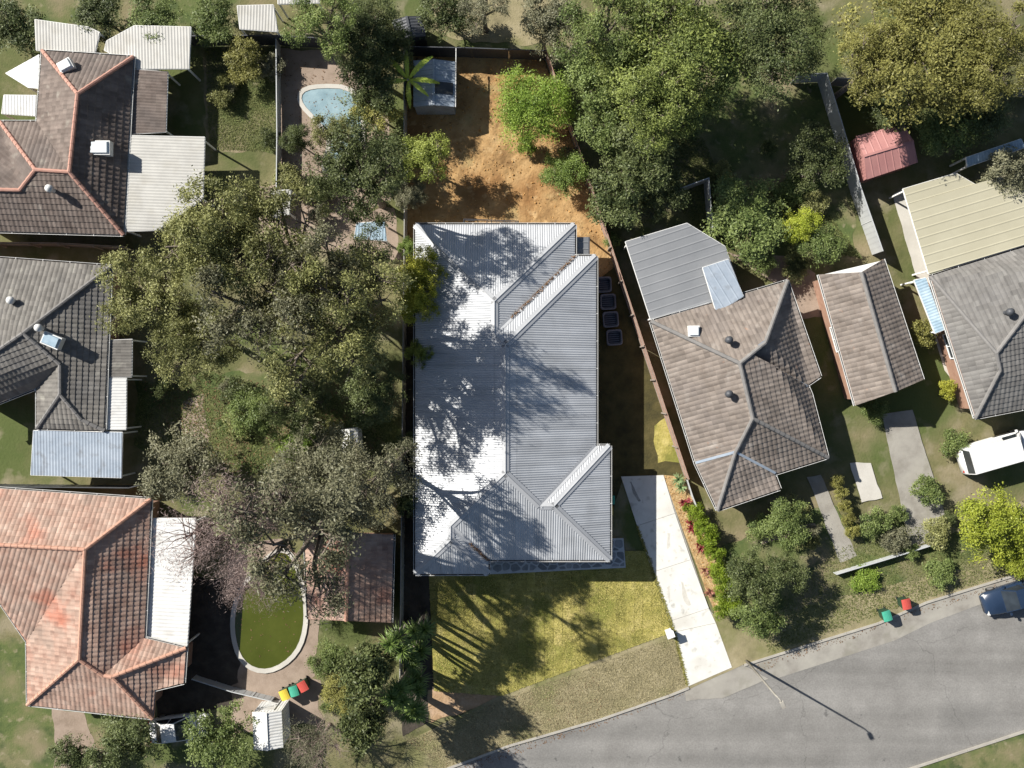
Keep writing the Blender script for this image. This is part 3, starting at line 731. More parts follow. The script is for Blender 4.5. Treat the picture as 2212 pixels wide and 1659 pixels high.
# leaf litter lying in the valleys
def litter(name, a, b, n, wd, label):
    a, b = Vector(a), Vector(b); V = []; ti = []
    for i in range(n):
        t = rng.random(); p = a.lerp(b, t) + Vector((rng.normal(0, wd), rng.normal(0, wd), .06 + abs(rng.normal(0, .03)) + wd * .4)); s_ = rng.uniform(.03, .075)
        ax = Vector(rng.normal(0, 1, 3)).normalized(); bx = ax.cross(Vector((rng.normal(0, .4), rng.normal(0, .4), 1))).normalized()
        V += [p - ax * s_, p + bx * s_ * .5, p + ax * s_, p - bx * s_ * .5]; ti += [rng.random()] * 4
    o = link(name, np_mesh(name, V, 4, M_litter, ti)); tag(o, label, 'leaf litter', kind='stuff')
litter('leaf_litter', A['a'], A['a'].lerp(A['t2'], .8), 420, .05, 'brown leaf litter caught in the long roof valley')
litter('leaf_litter', A['n'], A['n'].lerp(A['l'], .5), 170, .05, 'reddish leaf litter in the short front roof valley')

# ---- neighbouring houses (readings with heights)
def HF(spec, pts): return [[W2(pts[k]) for k in f.split()] for f in spec]
e_ = 2.7
pA = dict(nw=(92, 110, e_), ne=(288, 123, e_), se=(267, 507, e_), sw=(-90, 497, e_), ap=(168, 203, 4.6), j=(150, 372, 4.6), k=(77, 367, 4.5), q=(43, 411, 4.1), w=(-90, 408, 4.1), v=(80, 263, e_), x=(0, 263, e_), y=(-60, 345, e_))
house('tiled_house', 'brown tiled house with salmon pink ridge caps beside the blue pool', 'house',
      HF(['nw ne ap', 'ne se j ap', 'se sw w q k j', 'v nw ap j', 'x v j k', 'y x k q w'], pA), 'tile', .31, .034, M_tileA, M_capA, M_brick, e_, .5, [W2(pA[k]) for k in 'nw ne se sw y x v'.split()])
pB = dict(nw=(-90, 551, e_), ne=(240, 575, e_), e1=(233, 733, e_), e2=(226, 930, e_), s=(176, 906, 3.1), r=(50, 720, 4.6), w=(-90, 815, 4.6), v=(130, 787, 3.7), u=(130, 852, 3.6), x=(80, 838, e_), y=(-90, 905, e_), z=(80, 925, e_))
house('tiled_house', 'grey tiled house half shaded at the left edge beside the big gum trees', 'house',
      HF(['nw ne r w', 'ne e1 e2 s u v r', 'x y w r v', 'z x v u', 'e2 z u s'], pB), 'tile', .31, .034, M_tileB, M_capB, M_brick, e_, .5, [W2(pB[k]) for k in 'nw ne e1 e2 z x y'.split()])
pC = dict(nw=(-90, 1049, e_), ne=(326, 1078, e_), r1=(184, 1187, 4.7), w=(-90, 1172, 4.7), e1=(312, 1378, e_), j=(223, 1459, 3.9), r2=(171, 1424, 4.5), sw=(60, 1522, e_), se=(330, 1552, e_), w1=(58, 1386, e_), k=(243, 1462, 3.9), e2=(402, 1400, e_), e3=(397, 1475, e_), e4=(335, 1490, e_), w2=(0, 1302, e_), w3=(-90, 1262, e_))
house('tiled_house', 'pink terracotta tiled house with many hips beside the white carport', 'house',
      HF(['nw ne r1 w', 'ne e1 j r2 r1', 'sw se k j r2', 'w1 sw r2 r1', 'w3 w2 w1 r1 w', 'e1 e2 k j', 'e2 e3 e4 se k'], pC), 'tile', .31, .034, M_tileC, M_capC, M_brick, e_, .5, [W2(pC[k]) for k in 'nw ne e1 e2 e3 e4 se sw w1 w2 w3'.split()])
pD = dict(a=(658, 1153, 2.4), b=(666, 1338, 2.4), c=(748, 1341, 3.7), d=(752, 1149, 3.7), e=(845, 1345, 2.4), f=(850, 1155, 2.4))
house('tiled_garage', 'small terracotta gable roofed garage next to the green pool', 'garage', HF(['b a d c', 'f e c d'], pD), 'tile', .31, .034, M_tileC, M_capC, M_brick, 2.4, .3, [W2(pD[k]) for k in 'a b e f'.split()])
pE = dict(a=(1503, 1002, e_), b=(1406, 694, e_), c=(1701, 607, e_), d=(1653, 740, 4.9), f=(1598, 785, 5.0), g=(1626, 904, 4.9), h=(1588, 979, 3.7), i=(1772, 813, e_), j=(1744, 832, e_), k=(1618, 764, 4.6), l=(1752, 850, e_), m=(1788, 988, e_), n=(1673, 1024, e_), o=(1685, 1056, e_), p=(1550, 1102, e_))
house('tiled_house', 'taupe tiled house just right of the side fence with pale valley flashings', 'house',
      HF(['a b f g h', 'b c d f', 'c i j k d', 'l m g f d k j', 'm n h g', 'o p h n', 'p a h'], pE), 'tile', .31, .034, M_tileE, M_capB, M_brick, e_, .5, [W2(pE[k]) for k in 'a b c i j l m n o p'.split()], valley=M_shed)
pF = dict(a=(1769, 593, 2.4), b=(1848, 876, 2.4), c=(1934, 846, 3.6), d=(1860, 588, 3.6), e=(1994, 820, 2.4), f=(1908, 560, 2.4))
house('tiled_garage', 'long grey gable roofed garage at the head of a concrete driveway', 'garage', HF(['b a d c', 'f e c d'], pF), 'tile', .31, .034, M_tileE, M_capB, M_brick, 2.4, .3, [W2(pF[k]) for k in 'a b e f'.split()])
pG = dict(a=(2107, 903, e_), b=(2009, 597, e_), c=(2420, 470, e_), d=(2290, 580, 4.9), f=(2152, 763, 4.6), g=(2160, 800, 4.3), h=(2400, 790, e_), i=(2330, 860, e_))
house('tiled_house', 'slate grey tiled house at the right edge behind the white van', 'house',
      HF(['a b f g', 'b c d f', 'c h d', 'i a g f d', 'h i d'], pG), 'tile', .31, .034, M_tileG, M_capB, M_brick, e_, .5, [W2(pG[k]) for k in 'a b c h i'.split()])

def cover(name, label, cat, pts, m, prof='corr', pitch=.2, amp=.009, posts=True, mpost=M_whitepaint):
    """free-standing or lean-to sheet roof: pts are readings with heights, first two = low eave"""
    F = [W2(p) for p in pts]; c = sum(F, Vector()) / len(F); root = thing(name, label, cat, (c.x, c.y, 0))
    mb = MB(); roof_face(mb, F, prof, pitch, amp); mb.build('roof_sheet', m, root)
    fr = MB()
    for i in range(len(F)):
        a, b = F[i], F[(i + 1) % len(F)]; fr.bar(a - Vector((0, 0, .07)), b - Vector((0, 0, .07)), .06, .1)
    fr.build('edge_beam', mpost, root)
    if posts:
        for p in F:
            q = p.lerp(Vector((c.x, c.y, p.z)), .05); b = MB(); b.bar((q.x, q.y, 0), (q.x, q.y, q.z - .1), .1, .1); b.build('post', mpost, root)
    return root
cover('patio_roof', 'off white flat patio roof north of the brown tiled house, left one', 'patio roof', [(78, 108, 2.6), (205, 112, 2.6), (215, 70, 2.8), (190, 58, 2.8), (75, 42, 2.8)], M_offwhite)
cover('patio_roof', 'square off white patio roof with a corner in shade near the top left hedge', 'patio roof', [(298, 148, 2.5), (408, 148, 2.5), (412, 58, 2.7), (290, 55, 2.7), (230, 88, 2.6), (225, 108, 2.5)], M_offwhite)
cover('patio_roof', 'large weathered white patio roof joined to the brown tiled house', 'patio roof', [(442, 296, 2.5), (438, 430, 2.5), (340, 497, 2.5), (262, 500, 2.7), (255, 292, 2.7)], M_offwhite)
cover('lean_to', 'dark tiled lean-to with rusty middle beside the brown house', 'lean-to', [(362, 155, 2.3), (358, 285, 2.3), (262, 290, 2.6), (290, 150, 2.6)], M_tileA)
cover('shade_sail', 'white triangular shade cover left of the brown tiled house', 'shade cover', [(12, 158, 2.4), (60, 188, 2.4), (82, 190, 2.6), (84, 118, 2.7)], M_whitepaint, posts=True)
cover('patio_roof', 'small white awning tucked into the corner of the brown house', 'patio roof', [(3, 245, 2.4), (76, 250, 2.4), (78, 206, 2.6), (8, 205, 2.6)], M_white)
cover('patio_roof', 'white strip awning at the east side of the grey tiled house', 'patio roof', [(272, 928, 2.4), (273, 817, 2.4), (230, 817, 2.6), (225, 928, 2.6)], M_white)
cover('patio_roof', 'blue grey steel patio roof south of the grey tiled house', 'patio roof', [(66, 1026, 2.4), (262, 1032, 2.4), (264, 934, 2.65), (72, 930, 2.65)], M_shed)
cover('lean_to', 'flat taupe lean-to on the east side of the grey house', 'lean-to', [(284, 814, 2.4), (285, 733, 2.4), (236, 735, 2.6), (232, 814, 2.6)], M_tileB)
cover('carport', 'long white carport roof beside the terracotta house', 'carport', [(404, 1398, 2.4), (423, 1120, 2.4), (327, 1120, 2.5), (314, 1396, 2.5)], M_white, 'corr', .25)
m_ = cover('patio_roof', 'slate grey steel extension roof with a hip at the rear of the taupe house', 'patio roof', [(1406, 692, 2.5), (1351, 522, 2.5), (1484, 482, 2.9), (1566, 532, 2.9), (1602, 634, 2.9), (1528, 655, 2.85)], M_midsteel, 'rib', .28, .02)
cover('patio_roof', 'lighter grey steel panel roof beside the slate extension', 'patio roof', [(1548, 676, 3.05), (1606, 640, 3.05), (1573, 560, 3.1), (1518, 578, 3.1)], M_shed, 'rib', .28, .02, posts=False)
cover('patio_roof', 'large cream ribbed steel roof at the right edge', 'patio roof', [(2006, 591, 2.75), (1951, 408, 2.75), (2065, 374, 2.75), (2110, 400, 2.75), (2330, 330, 2.9), (2420, 466, 2.9)], M_cream, 'rib', .3, .02)
cover('awning', 'narrow pale blue awning above the cream steel roof', 'awning', [(2090, 360, 2.2), (2215, 318, 2.2), (2206, 300, 2.4), (2088, 340, 2.4)], M_bluesheet)
cover('awning', 'bluish strip awning along the side of the slate grey house', 'awning', [(1975, 605, 2.1), (2020, 720, 2.1), (2040, 712, 2.3), (2000, 600, 2.3)], M_bluesheet)
# gable sheds
def shed(name, label, pts, hz, rz, m, mw, axis, prof='corr', pitch=.2, amp=.014):
    """pts: four eave corners (readings); ridge between the middles of edges 0-1 and 2-3 (axis 0) or 1-2 and 3-0"""
    q = [P(x, y, hz) for x, y in pts]
    if axis: q = q[1:] + q[:1]
    r1 = (q[0] + q[1]) / 2; r2 = (q[2] + q[3]) / 2; r1.z = r2.z = rz
    c = sum(q, Vector()) / 4; root = thing(name, label, 'shed', (c.x, c.y, 0))
    mb = MB(); roof_face(mb, [q[0], q[3], r2, r1], prof, pitch, amp); roof_face(mb, [q[2], q[1], r1, r2], prof, pitch, amp); rf = mb.build('roof', m, root)
    cp = MB(); cp.bar(r1 + Vector((0, 0, .025)), r2 + Vector((0, 0, .025)), .16, .02); cp.build('ridge_cap', mw, rf)
    wl = MB(); iq = [c.xy.lerp(p.xy, .96) for p in q]; n = 4
    for k in range(4):
        a, b = iq[k], iq[(k + 1) % 4]; L = (b - a).length; nn = max(2, int(L / .2)); o = Vector((b.y - a.y, a.x - b.x)).normalized()
        for i in range(nn):
            s0, s1 = a.lerp(b, i / nn), a.lerp(b, (i + .5) / nn); s2 = a.lerp(b, (i + 1) / nn); d = o * .012
            wl.face([(*s0, 0), (*s1, 0), (*s1, hz - .02), (*s0, hz - .02)]); wl.face([(*(s1 + d), 0), (*(s2 + d), 0), (*(s2 + d), hz - .02), (*(s1 + d), hz - .02)])
    for a, b, r in ((iq[0], iq[1], r1), (iq[2], iq[3], r2)):
        rr = c.xy.lerp(r.xy, .96); wl.face([(*a, hz - .02), (*b, hz - .02), (*rr, rz - .03)])
    wl.build('wall', mw, root)
    d = (iq[1] - iq[0]).normalized(); o = Vector((d.y, -d.x)); mid = (iq[0] + iq[1]) / 2
    if (mid - c.xy).dot(o) < 0: o = -o
    db = MB(); p = mid + o * .03; db.bar((*(p - d * .4), .95), (*(p + d * .4), .95), .03, 1.8); do = db.build('door', m, root)
    hb = MB(); hb.bar((*(p + d * .28 + o * .04), .9), (*(p + d * .28 + o * .04), 1.08), .03, .03); hb.build('handle', M_gutter, do)
    return root, q, r1, r2
sh, q, r1, r2 = shed('garden_shed', 'blue grey corrugated garden shed with a dark roof panel by the banana plant', [(893, 131), (983, 133), (982, 231), (893, 231)], 1.95, 2.3, M_shed, M_shed, 0, 'rib', .17, .03)
# tinted panel and gutter on the shed
def on_right(t, s_): return r1.lerp(r2, t).lerp(q[1].lerp(q[2], t), s_) + Vector((0, 0, .05))
mb = MB(); mb.face([on_right(.48, .06), on_right(.48, .93), on_right(.74, .93), on_right(.74, .06)][::-1]); mb.build('clear_panel', M_tinted, sh)
mb = MB(); mb.bar(q[1] + Vector((.06, .9, -.02)), q[2] + Vector((.06, 0, -.02)), .05, .07); mb.build('gutter', M_gutter, sh)
mb = MB(); a, b = P(896, 244, 0), P(985, 241, 0); mb.box(((a.x + b.x) / 2, (a.y + b.y) / 2 + .15, .05), (2.85, .5, .08)); mb.build('shed_slab', M_conc, sh)
shed('garden_shed', 'pink steel garden shed beside the pale boundary fence', [(1849, 294), (1951, 267), (1983, 351), (1872, 388)], 2.0, 2.45, M_pink, M_pink, 1, 'rib', .25, .02)
shed('garden_shed', 'dark roofed shed behind the rear fence at the top', [(846, 44), (912, 34), (920, 78), (858, 90)], 2.1, 2.4, M_darksteel, M_darksteel, 0)
shed('garden_shed', 'small white roofed shed in the trees left of the fence', [(737, 928), (772, 926), (774, 970), (740, 985)], 1.9, 2.2, M_whitepaint, M_whitepaint, 0)
shed('garden_shed', 'white roofed shed half under bare branches at the bottom left', [(545, 1538), (608, 1535), (612, 1615), (548, 1620)], 2.1, 2.4, M_white, M_whitepaint, 0)
cover('shade_sail', 'white awning crossed by tree shade near the top', 'shade cover', [(518, 62, 2.4), (600, 68, 2.4), (590, 10, 2.6), (512, 12, 2.6)], M_offwhite)
cover('shade_sail', 'white roof edge cut by the top of the picture', 'shade cover', [(600, 8, 2.4), (690, 6, 2.4), (690, -60, 2.6), (600, -60, 2.6)], M_offwhite)
cover('shade_sail', 'small pale awning among the gum trees west of the fence', 'shade cover', [(585, 470, 2.2), (625, 462, 2.2), (628, 410, 2.4), (585, 412, 2.4)], M_offwhite)
cover('shade_sail', 'pale greenish awning close to the side fence above the gum tree', 'shade cover', [(765, 515, 2.1), (835, 520, 2.1), (830, 478, 2.3), (770, 482, 2.3)], M_bluesheet)

# roof fittings: skylights, vents
def skylight(label, x, y, h, sx, sy, m=M_skylight, rz=0, group=None):
    p = P(x, y, h); r = thing('skylight', label, 'skylight', p, group)
    b = MB(); b.box(p + Vector((0, 0, .1)), (sx + .12, sy + .12, .5), rz); b.build('skylight_frame', M_gutter, r)
    b = MB(); b.box(p + Vector((0, 0, .41)), (sx, sy, .12), rz, .86); b.build('dome', m, r)
skylight('white rectangular skylight on the east slope of the brown roof', 218, 322, 3.6, 1.35, .8)
skylight('white skylight on the north slope of the brown roof', 146, 145, 3.5, .8, .6, rz=.5)
skylight('pale blue skylight on the shaded slope of the grey roof', 116, 736, 4.0, 1.1, .7, M_bluesheet, -.4)
skylight('white skylight on the taupe roof near the steel extension', 1497, 716, 3.5, .6, .6)
def whirly(label, x, y, h, m=M_gutter, r=.22):
    p = P(x, y, h); o = thing('roof_vent', label, 'roof vent', p)
    b = MB(); b.cyl(p - Vector((0, 0, .3)), r * .6, .55, 12); b.build('vent_pipe', m, o)
    b = MB(); b.tube([p + Vector((0, 0, z)) for z in (.2, .3, .5, .62)], [r * .7, r * 1.15, r * 1.1, r * .3], 14); b.build('vent_cap', m, o, True)
whirly('white vent on the south slope of the brown roof', 113, 410, 4.3)
whirly('pale vent near the ridge of the grey roof', 30, 650, 3.8)
whirly('pale vent beside the blue skylight on the grey roof', 90, 709, 4.3)
whirly('dark vent high on the taupe roof', 1572, 735, 4.6, M_darksteel)
whirly('dark vent mid slope on the taupe roof', 1572, 851, 4.6, M_darksteel)
whirly('dark vent on the slate grey roof at the right', 2175, 675, 4.6, M_darksteel)

# ------------------------------------------------------------------ pools
def pool(label, pts, mwater, coping=.3, z=-.15, smooth_it=2):
    q = [tuple(P(x, y)[:2]) for x, y in pts]
    for _ in range(smooth_it):
        r = []
        for k in range(len(q)):
            a, b = Vector(q[k]), Vector(q[(k + 1) % len(q)]); r += [tuple(a.lerp(b, .25)), tuple(a.lerp(b, .75))]
        q = r
    q = ccw(q); o_ = inset(q, -coping); c = Vector((sum(p[0] for p in q) / len(q), sum(p[1] for p in q) / len(q)))
    root = thing('swimming_pool', label, 'swimming pool', (c.x, c.y, 0)); n = len(q)
    m = MB()
    for k in range(n):
        j = (k + 1) % n; m.face([(*o_[k], .11), (*o_[j], .11), (*q[j], .11), (*q[k], .11)]); m.face([(*q[k], .11), (*q[j], .11), (*q[j], .051), (*q[k], .051)]); m.face([(*o_[j], .11), (*o_[k], .11), (*o_[k], 0), (*o_[j], 0)])
    m.build('coping', M_paleconc, root)
    m = MB(); m.v = [(x, y, .075) for x, y in q]; m.f = tess(q); m.build('water', mwater, root)
pool('kidney shaped swimming pool with murky pale blue water', [(645, 215), (668, 190), (776, 194), (782, 300), (774, 396), (735, 402), (698, 370), (722, 300), (690, 262)], M_poolblue)
pool('egg shaped swimming pool full of dark green algae water', [(560, 1225), (618, 1180), (648, 1250), (660, 1340), (640, 1410), (580, 1450), (525, 1430), (505, 1360), (515, 1290)], M_poolgreen, .32)

# ------------------------------------------------------------------ fences
def panel_fence(name, label, pts, h, m, panel=2.4, mpost=None, ribs=True):
    a = [P(x, y) for x, y in pts]; c = sum(a, Vector()) / len(a); root = thing(name, label, 'fence', (c.x, c.y, 0))
    for i in range(len(a) - 1):
        d = a[i + 1] - a[i]; n = max(1, round(d.length / panel)); o = Vector((d.y, -d.x, 0)).normalized()
        for k in range(n):
            p, q_ = a[i] + d * k / n, a[i] + d * (k + 1) / n; L = (q_ - p).length; dd = d.normalized()
            m_ = MB(); nr = max(3, int(L / .36))
            for t in range(nr):
                s0, s1 = p + dd * (.04 + (L - .08) * t / nr), p + dd * (.04 + (L - .08) * (t + .62) / nr); s2 = p + dd * (.04 + (L - .08) * (t + 1) / nr)
                m_.bar(s0 + Vector((0, 0, h / 2)), s1 + Vector((0, 0, h / 2)), .02, h - .1); m_.bar(s1 + o * .009 + Vector((0, 0, h / 2)), s2 + o * .009 + Vector((0, 0, h / 2)), .02, h - .1)
            m_.build('fence_panel', m, root)
            r = MB(); r.bar(p + dd * .03 + Vector((0, 0, h - .02)), q_ - dd * .03 + Vector((0, 0, h - .02)), .06, .05); r.build('top_rail', mpost or m, root)
            b = MB(); b.bar(p, p + Vector((0, 0, h + .01)), .06, .06); b.build('post', mpost or m, root)
    return root
def paling_fence(name, label, pts, h, m, wd=.1):
    a = [P(x, y) for x, y in pts]; c = sum(a, Vector()) / len(a); root = thing(name, label, 'fence', (c.x, c.y, 0)); pal = MB(); ra = MB()
    for i in range(len(a) - 1):
        d = a[i + 1] - a[i]; dd = d.normalized(); n = int(d.length / wd); o = Vector((d.y, -d.x, 0)).normalized()
        for k in range(n):
            p = a[i] + dd * (k + .5) * wd; hh = h + random.uniform(-.03, .03)
            pal.box(p + Vector((0, 0, hh / 2)) + o * random.uniform(0, .006), (wd * .92, .02, hh), math.atan2(dd.y, dd.x))
        for z in (.35, h - .35): ra.bar(a[i] + o * .04 + Vector((0, 0, z)), a[i + 1] + o * .04 + Vector((0, 0, z)), .04, .08)
        for k in range(int(d.length / 2.4) + 1):
            b = MB(); p = a[i] + dd * min(d.length, k * 2.4) + o * .1; b.bar(p, p + Vector((0, 0, h - .08)), .09, .09); b.build('post', M_timber, root)
    pal.build('palings', m, root)['kind'] = 'stuff'; ra.build('rail', M_timber, root)
paling_fence('paling_fence', 'pinkish timber paling fence along the right boundary of the lot', [(1174, 115), (1385, 749), (1479, 1032)], 1.75, M_paling)
panel_fence('steel_fence', 'grey steel panel fence along the left boundary of the lot', [(879, 112), (880, 480), (876, 900), (872, 1300), (870, 1480)], 1.75, M_fence)
panel_fence('steel_fence', 'dark ribbed steel fence across the rear of the lot', [(880, 122), (1020, 125), (1180, 131)], 1.8, M_darksteel)
panel_fence('steel_fence', 'long pale steel fence bending round the shaded lawn at the right', [(1708, 180), (1766, 178), (1802, 297), (1838, 420), (1884, 552)], 1.8, M_fencepale)
panel_fence('steel_fence', 'short pale fence stub in front of the slate extension', [(1460, 418), (1520, 396), (1529, 510)], 1.6, M_fencepale, 1.6)
panel_fence('steel_fence', 'pale fence between the small lawn and the pool paving', [(606, 92), (608, 300), (606, 480)], 1.2, M_fencepale, 2.0)
panel_fence('steel_fence', 'dark steel fence behind the patio roofs at the top left', [(420, 100), (600, 98), (700, 104)], 1.8, M_darksteel)
panel_fence('steel_fence', 'dark steel fence at the foot of the grey tiled house garden', [(-60, 1045), (300, 1048), (330, 1040)], 1.6, M_darksteel)
paling_fence('paling_fence', 'grey timber fence between the brown and the grey house', [(-60, 530), (150, 532), (290, 540)], 1.6, M_timber)
panel_fence('low_fence', 'low pale front fence crossing the grass before the garage driveway', [(1800, 1236), (1900, 1206), (2000, 1175)], .7, M_fencepale, 1.6)
panel_fence('low_fence', 'low white edging fence between garden bed and neighbouring house', [(1481, 1036), (1492, 1070), (1502, 1095)], .7, M_fencepale, 1.2)
panel_fence('low_fence', 'low pale rail between the dark yard and the green pool', [(425, 1458), (510, 1485), (595, 1505)], .9, M_fencepale, 1.6)
panel_fence('steel_fence', 'thin grey fence behind the yellowing tree at top right', [(1790, 185), (1960, 200), (2230, 210)], 1.6, M_fence)
panel_fence('steel_fence', 'dark brown fence between the garage and the cream steel roof', [(1900, 555), (1945, 520), (1925, 430)], 1.5, M_darksteel) if False else None

# ------------------------------------------------------------------ trees
def rot_frame(d):
    d = d / (np.linalg.norm(d, axis=1, keepdims=True) + 1e-9)
    a = np.cross(d, np.where(np.abs(d[:, 2:3]) < .9, [[0, 0, 1.]], [[1., 0, 0]])); a /= np.linalg.norm(a, axis=1, keepdims=True) + 1e-9
    return d, a, np.cross(d, a)
def tree_proto(seed, R, Ht, base, lobes, clus, leaves, leaf, crf=.2, flat=.65, twigs=2, trunk_r=None, fill=.75, aspect=.42, lrr=(.28, .46), multi=1, mleaf='olive', mbark=None, upbias=.5, dens=1.0):
    r = np.random.default_rng(seed); cz, rz = (Ht + base) / 2, (Ht - base) / 2
    L = []
    for i in range(lobes):
        a = 2.4 * i + r.uniform(-.5, .5); rr = math.sqrt((i + .3) / lobes) * .72
        z = r.uniform(-.35, .5) + .35 * (1 - rr)
        L.append((np.array([math.cos(a) * rr * R, math.sin(a) * rr * R, cz + rz * z * .75]), R * r.uniform(*lrr)))
    tr = MB(); tr_r = trunk_r or R * .055
    stems = []
    for s in range(multi):
        lean = r.normal(0, R * .06 + (.12 * R if multi > 1 else 0), 2); top = Vector((lean[0], lean[1], base + rz * .55))
        b0 = Vector((r.normal(0, .12) * (multi > 1) * R * .5, r.normal(0, .12) * (multi > 1) * R * .5, 0)); mid = b0.lerp(top, .5) + Vector((*r.normal(0, R * .03, 2), 0))
        tr.tube([b0, b0.lerp(mid, .15), mid, top], [tr_r * 1.5, tr_r * 1.05, tr_r * .9, tr_r * .6], 8); stems.append((mid, top))
    C = []; D = []; T = []
    for i, (lc, lr) in enumerate(L):
        mid, top = stems[i % multi]; st = mid.lerp(top, r.uniform(.3, 1)); tgt = Vector(lc)
        kn = st.lerp(tgt, .5) + Vector((*r.normal(0, R * .05, 2), r.uniform(.0, .12) * R))
        tr.tube([st, kn, tgt], [tr_r * .55, tr_r * .36, tr_r * .18], 6)
        tl = r.uniform(0, 1)
        for c in range(clus):
            d = r.normal(0, 1, 3); d[2] = abs(d[2]) * .9 - .35; d /= np.linalg.norm(d)
            p = lc + lr * d * r.uniform(fill, 1.08) * np.array([1, 1, flat]); C.append(p); D.append(d); T.append(.55 * tl + .45 * r.uniform())
            if c % max(1, (5 - twigs)) == 0:
                q = Vector(p); k2 = kn.lerp(tgt, .7).lerp(q, .45) + Vector((*r.normal(0, .08 * R, 2), 0)); tr.tube([kn.lerp(tgt, r.uniform(.4, .95)), k2, q], [tr_r * .17, tr_r * .1, tr_r * .04], 4, False)
    C = np.array(C); D = np.array(D); T = np.array(T); n = int(leaves * dens)
    cr = R * crf * r.uniform(.7, 1.25, len(C))
    pos = np.repeat(C, n, 0) + np.clip(r.normal(0, .55, (len(C) * n, 3)), -1.3, 1.3) * np.repeat(cr, n)[:, None] * np.array([1, 1, .6])
    nrm = np.repeat(D, n, 0) * .6 + r.normal(0, .65, pos.shape) + np.array([0, 0, upbias])
    nn, a, b = rot_frame(nrm); th = r.uniform(0, 6.28, len(pos))[:, None]; ax = a * np.cos(th) + b * np.sin(th); bx = np.cross(nn, ax)
    sz = (leaf * r.uniform(.5, 1.6, len(pos)))[:, None]
    V = np.stack([pos - ax * sz, pos + bx * sz * aspect, pos + ax * sz, pos - bx * sz * aspect], 1).reshape(-1, 3)
    ti = np.clip(np.repeat(T, n) * .75 + r.normal(0.12, .16, len(pos)), 0, 1)
    crown = np_mesh('crown', V, 4, LF[mleaf] if isinstance(mleaf, str) else mleaf, np.repeat(ti, 4))
    trunk = tr.build('trunk', mbark or M_bark, None, True); tm = trunk.data; bpy.data.objects.remove(trunk)
    return (tm, crown, R, Ht)
PROTO = {}
PROTO['gum1'] = tree_proto(1, 4.4, 12.5, 5.0, 15, 11, 165, .078, .12, .55, 3, .3, lrr=(.2, .33), fill=.85, upbias=.8)
PROTO['gum2'] = tree_proto(2, 4.0, 12.0, 4.5, 13, 10, 165, .078, .125, .55, 3, .28, lrr=(.2, .33), fill=.85, upbias=.8)
PROTO['sparse'] = tree_proto(3, 4.2, 12.5, 5.0, 10, 8, 150, .08, .12, .6, 4, .32, lrr=(.2, .3))
PROTO['open'] = tree_proto(21, 5.0, 13.0, 4.0, 9, 8, 200, .08, .11, .55, 4, .34, lrr=(.22, .34), fill=.7)
PROTO['open2'] = tree_proto(22, 4.6, 12.5, 4.0, 8, 8, 180, .08, .12, .55, 4, .36, lrr=(.22, .34), fill=.6)
PROTO['broad'] = tree_proto(4, 5.0, 10.0, 2.0, 18, 13, 160, .085, .13, .6, 1, .26, lrr=(.2, .34), fill=.85, upbias=.8)
PROTO['round'] = tree_proto(5, 2.4, 5.0, 1.0, 11, 14, 85, .075, .17, .65, 1, .12, fill=.85, upbias=.7)
PROTO['round2'] = tree_proto(6, 2.2, 4.2, .8, 9, 14, 85, .075, .18, .65, 1, .1, fill=.85, upbias=.7)
PROTO['bush'] = tree_proto(7, 1.2, 1.8, .1, 7, 13, 46, .065, .22, .8, 1, .05, multi=3)
PROTO['bush2'] = tree_proto(8, 1.3, 1.5, .05, 8, 12, 46, .07, .23, .8, 1, .05, multi=3)
PROTO['bare'] = tree_proto(9, 4.0, 8.0, 2.0, 12, 18, 46, .11, .2, .8, 4, .22, mbark=M_pinktwig, aspect=.1)
PROTO['conifer'] = tree_proto(10, 1.6, 7.0, .5, 16, 11, 44, .1, .22, 1.0, 0, .1)
PROTO['feather'] = tree_proto(11, 2.6, 5.2, 1.2, 14, 18, 150, .06, .19, .7, 1, .12, multi=2, aspect=.3, upbias=.7)
PROTO['clump'] = tree_proto(12, 1.9, 4.4, 1.6, 10, 14, 120, .055, .16, .75, 4, .08, mbark=M_palebark, multi=2)
COUNT = {}
def tree(kind, leafk, x, y, label, scale=1.0, hs=1.0, rz=None, cat='tree', name=None, group=None, at_crown=True, bark=None):
    """x, y: where the middle of the crown shows from above"""
    tm, cm, R, Ht = PROTO[kind]; me = cm
    p = P(x, y, Ht * hs * .7 if at_crown else 0); p.z = 0
    o = thing(name or ('tree' if cat == 'tree' else cat), label, cat, p, group)
    link('trunk', tm, o); cr_ = link('crown', me, o)
    cr_.material_slots[0].link = 'OBJECT'; cr_.material_slots[0].material = LF[leafk] if isinstance(leafk, str) else leafk
    o.scale = (scale, scale, hs); o.rotation_euler.z = random.uniform(0, 6.28) if rz is None else rz
    return o
# gums west of the lot
tree('gum1', 'olive', 470, 515, 'broad olive gum tree below the large white patio roof', .88, 1.2)
tree('open', 'olive', 610, 545, 'olive gum tree with thick clumps above the small pale awning', .95, 1.25)
tree('gum2', 'olive', 320, 640, 'pale olive gum at the east corner of the grey tiled house', .8, .95)
tree('open2', 'grey', 545, 650, 'thin grey gum with bare limbs showing in the middle of the gum stand', 1.0, 1.25)
tree('gum1', 'olive', 420, 730, 'olive gum tree leaning over the shaded side of the grey house', .7, .85)
tree('open', 'olive', 680, 740, 'olive gum with brown tips in the middle left garden', .95, 1.2, rz=2.0)
tree('open', 'olive', 738, 655, 'tall open gum nearest the left fence shading the right roof slope', .85, 1.3, rz=.5)
tree('open2', 'grey', 695, 605, 'open crowned gum with dark gaps right of the fallen limbs', .72, 1.3)
tree('sparse', 'dark', 780, 570, 'dark open tree beside the pale greenish awning', .6, .7)
tree('gum2', 'dark', 778, 375, 'dark green tree beside the fence below the blue pool', .8, 1.05)
tree('round', 'olive', 725, 290, 'small olive tree overhanging the blue pool', .65, 1.0)
tree('round', 'dark', 640, 300, 'dark round shrub on the pool paving', .45, .6)
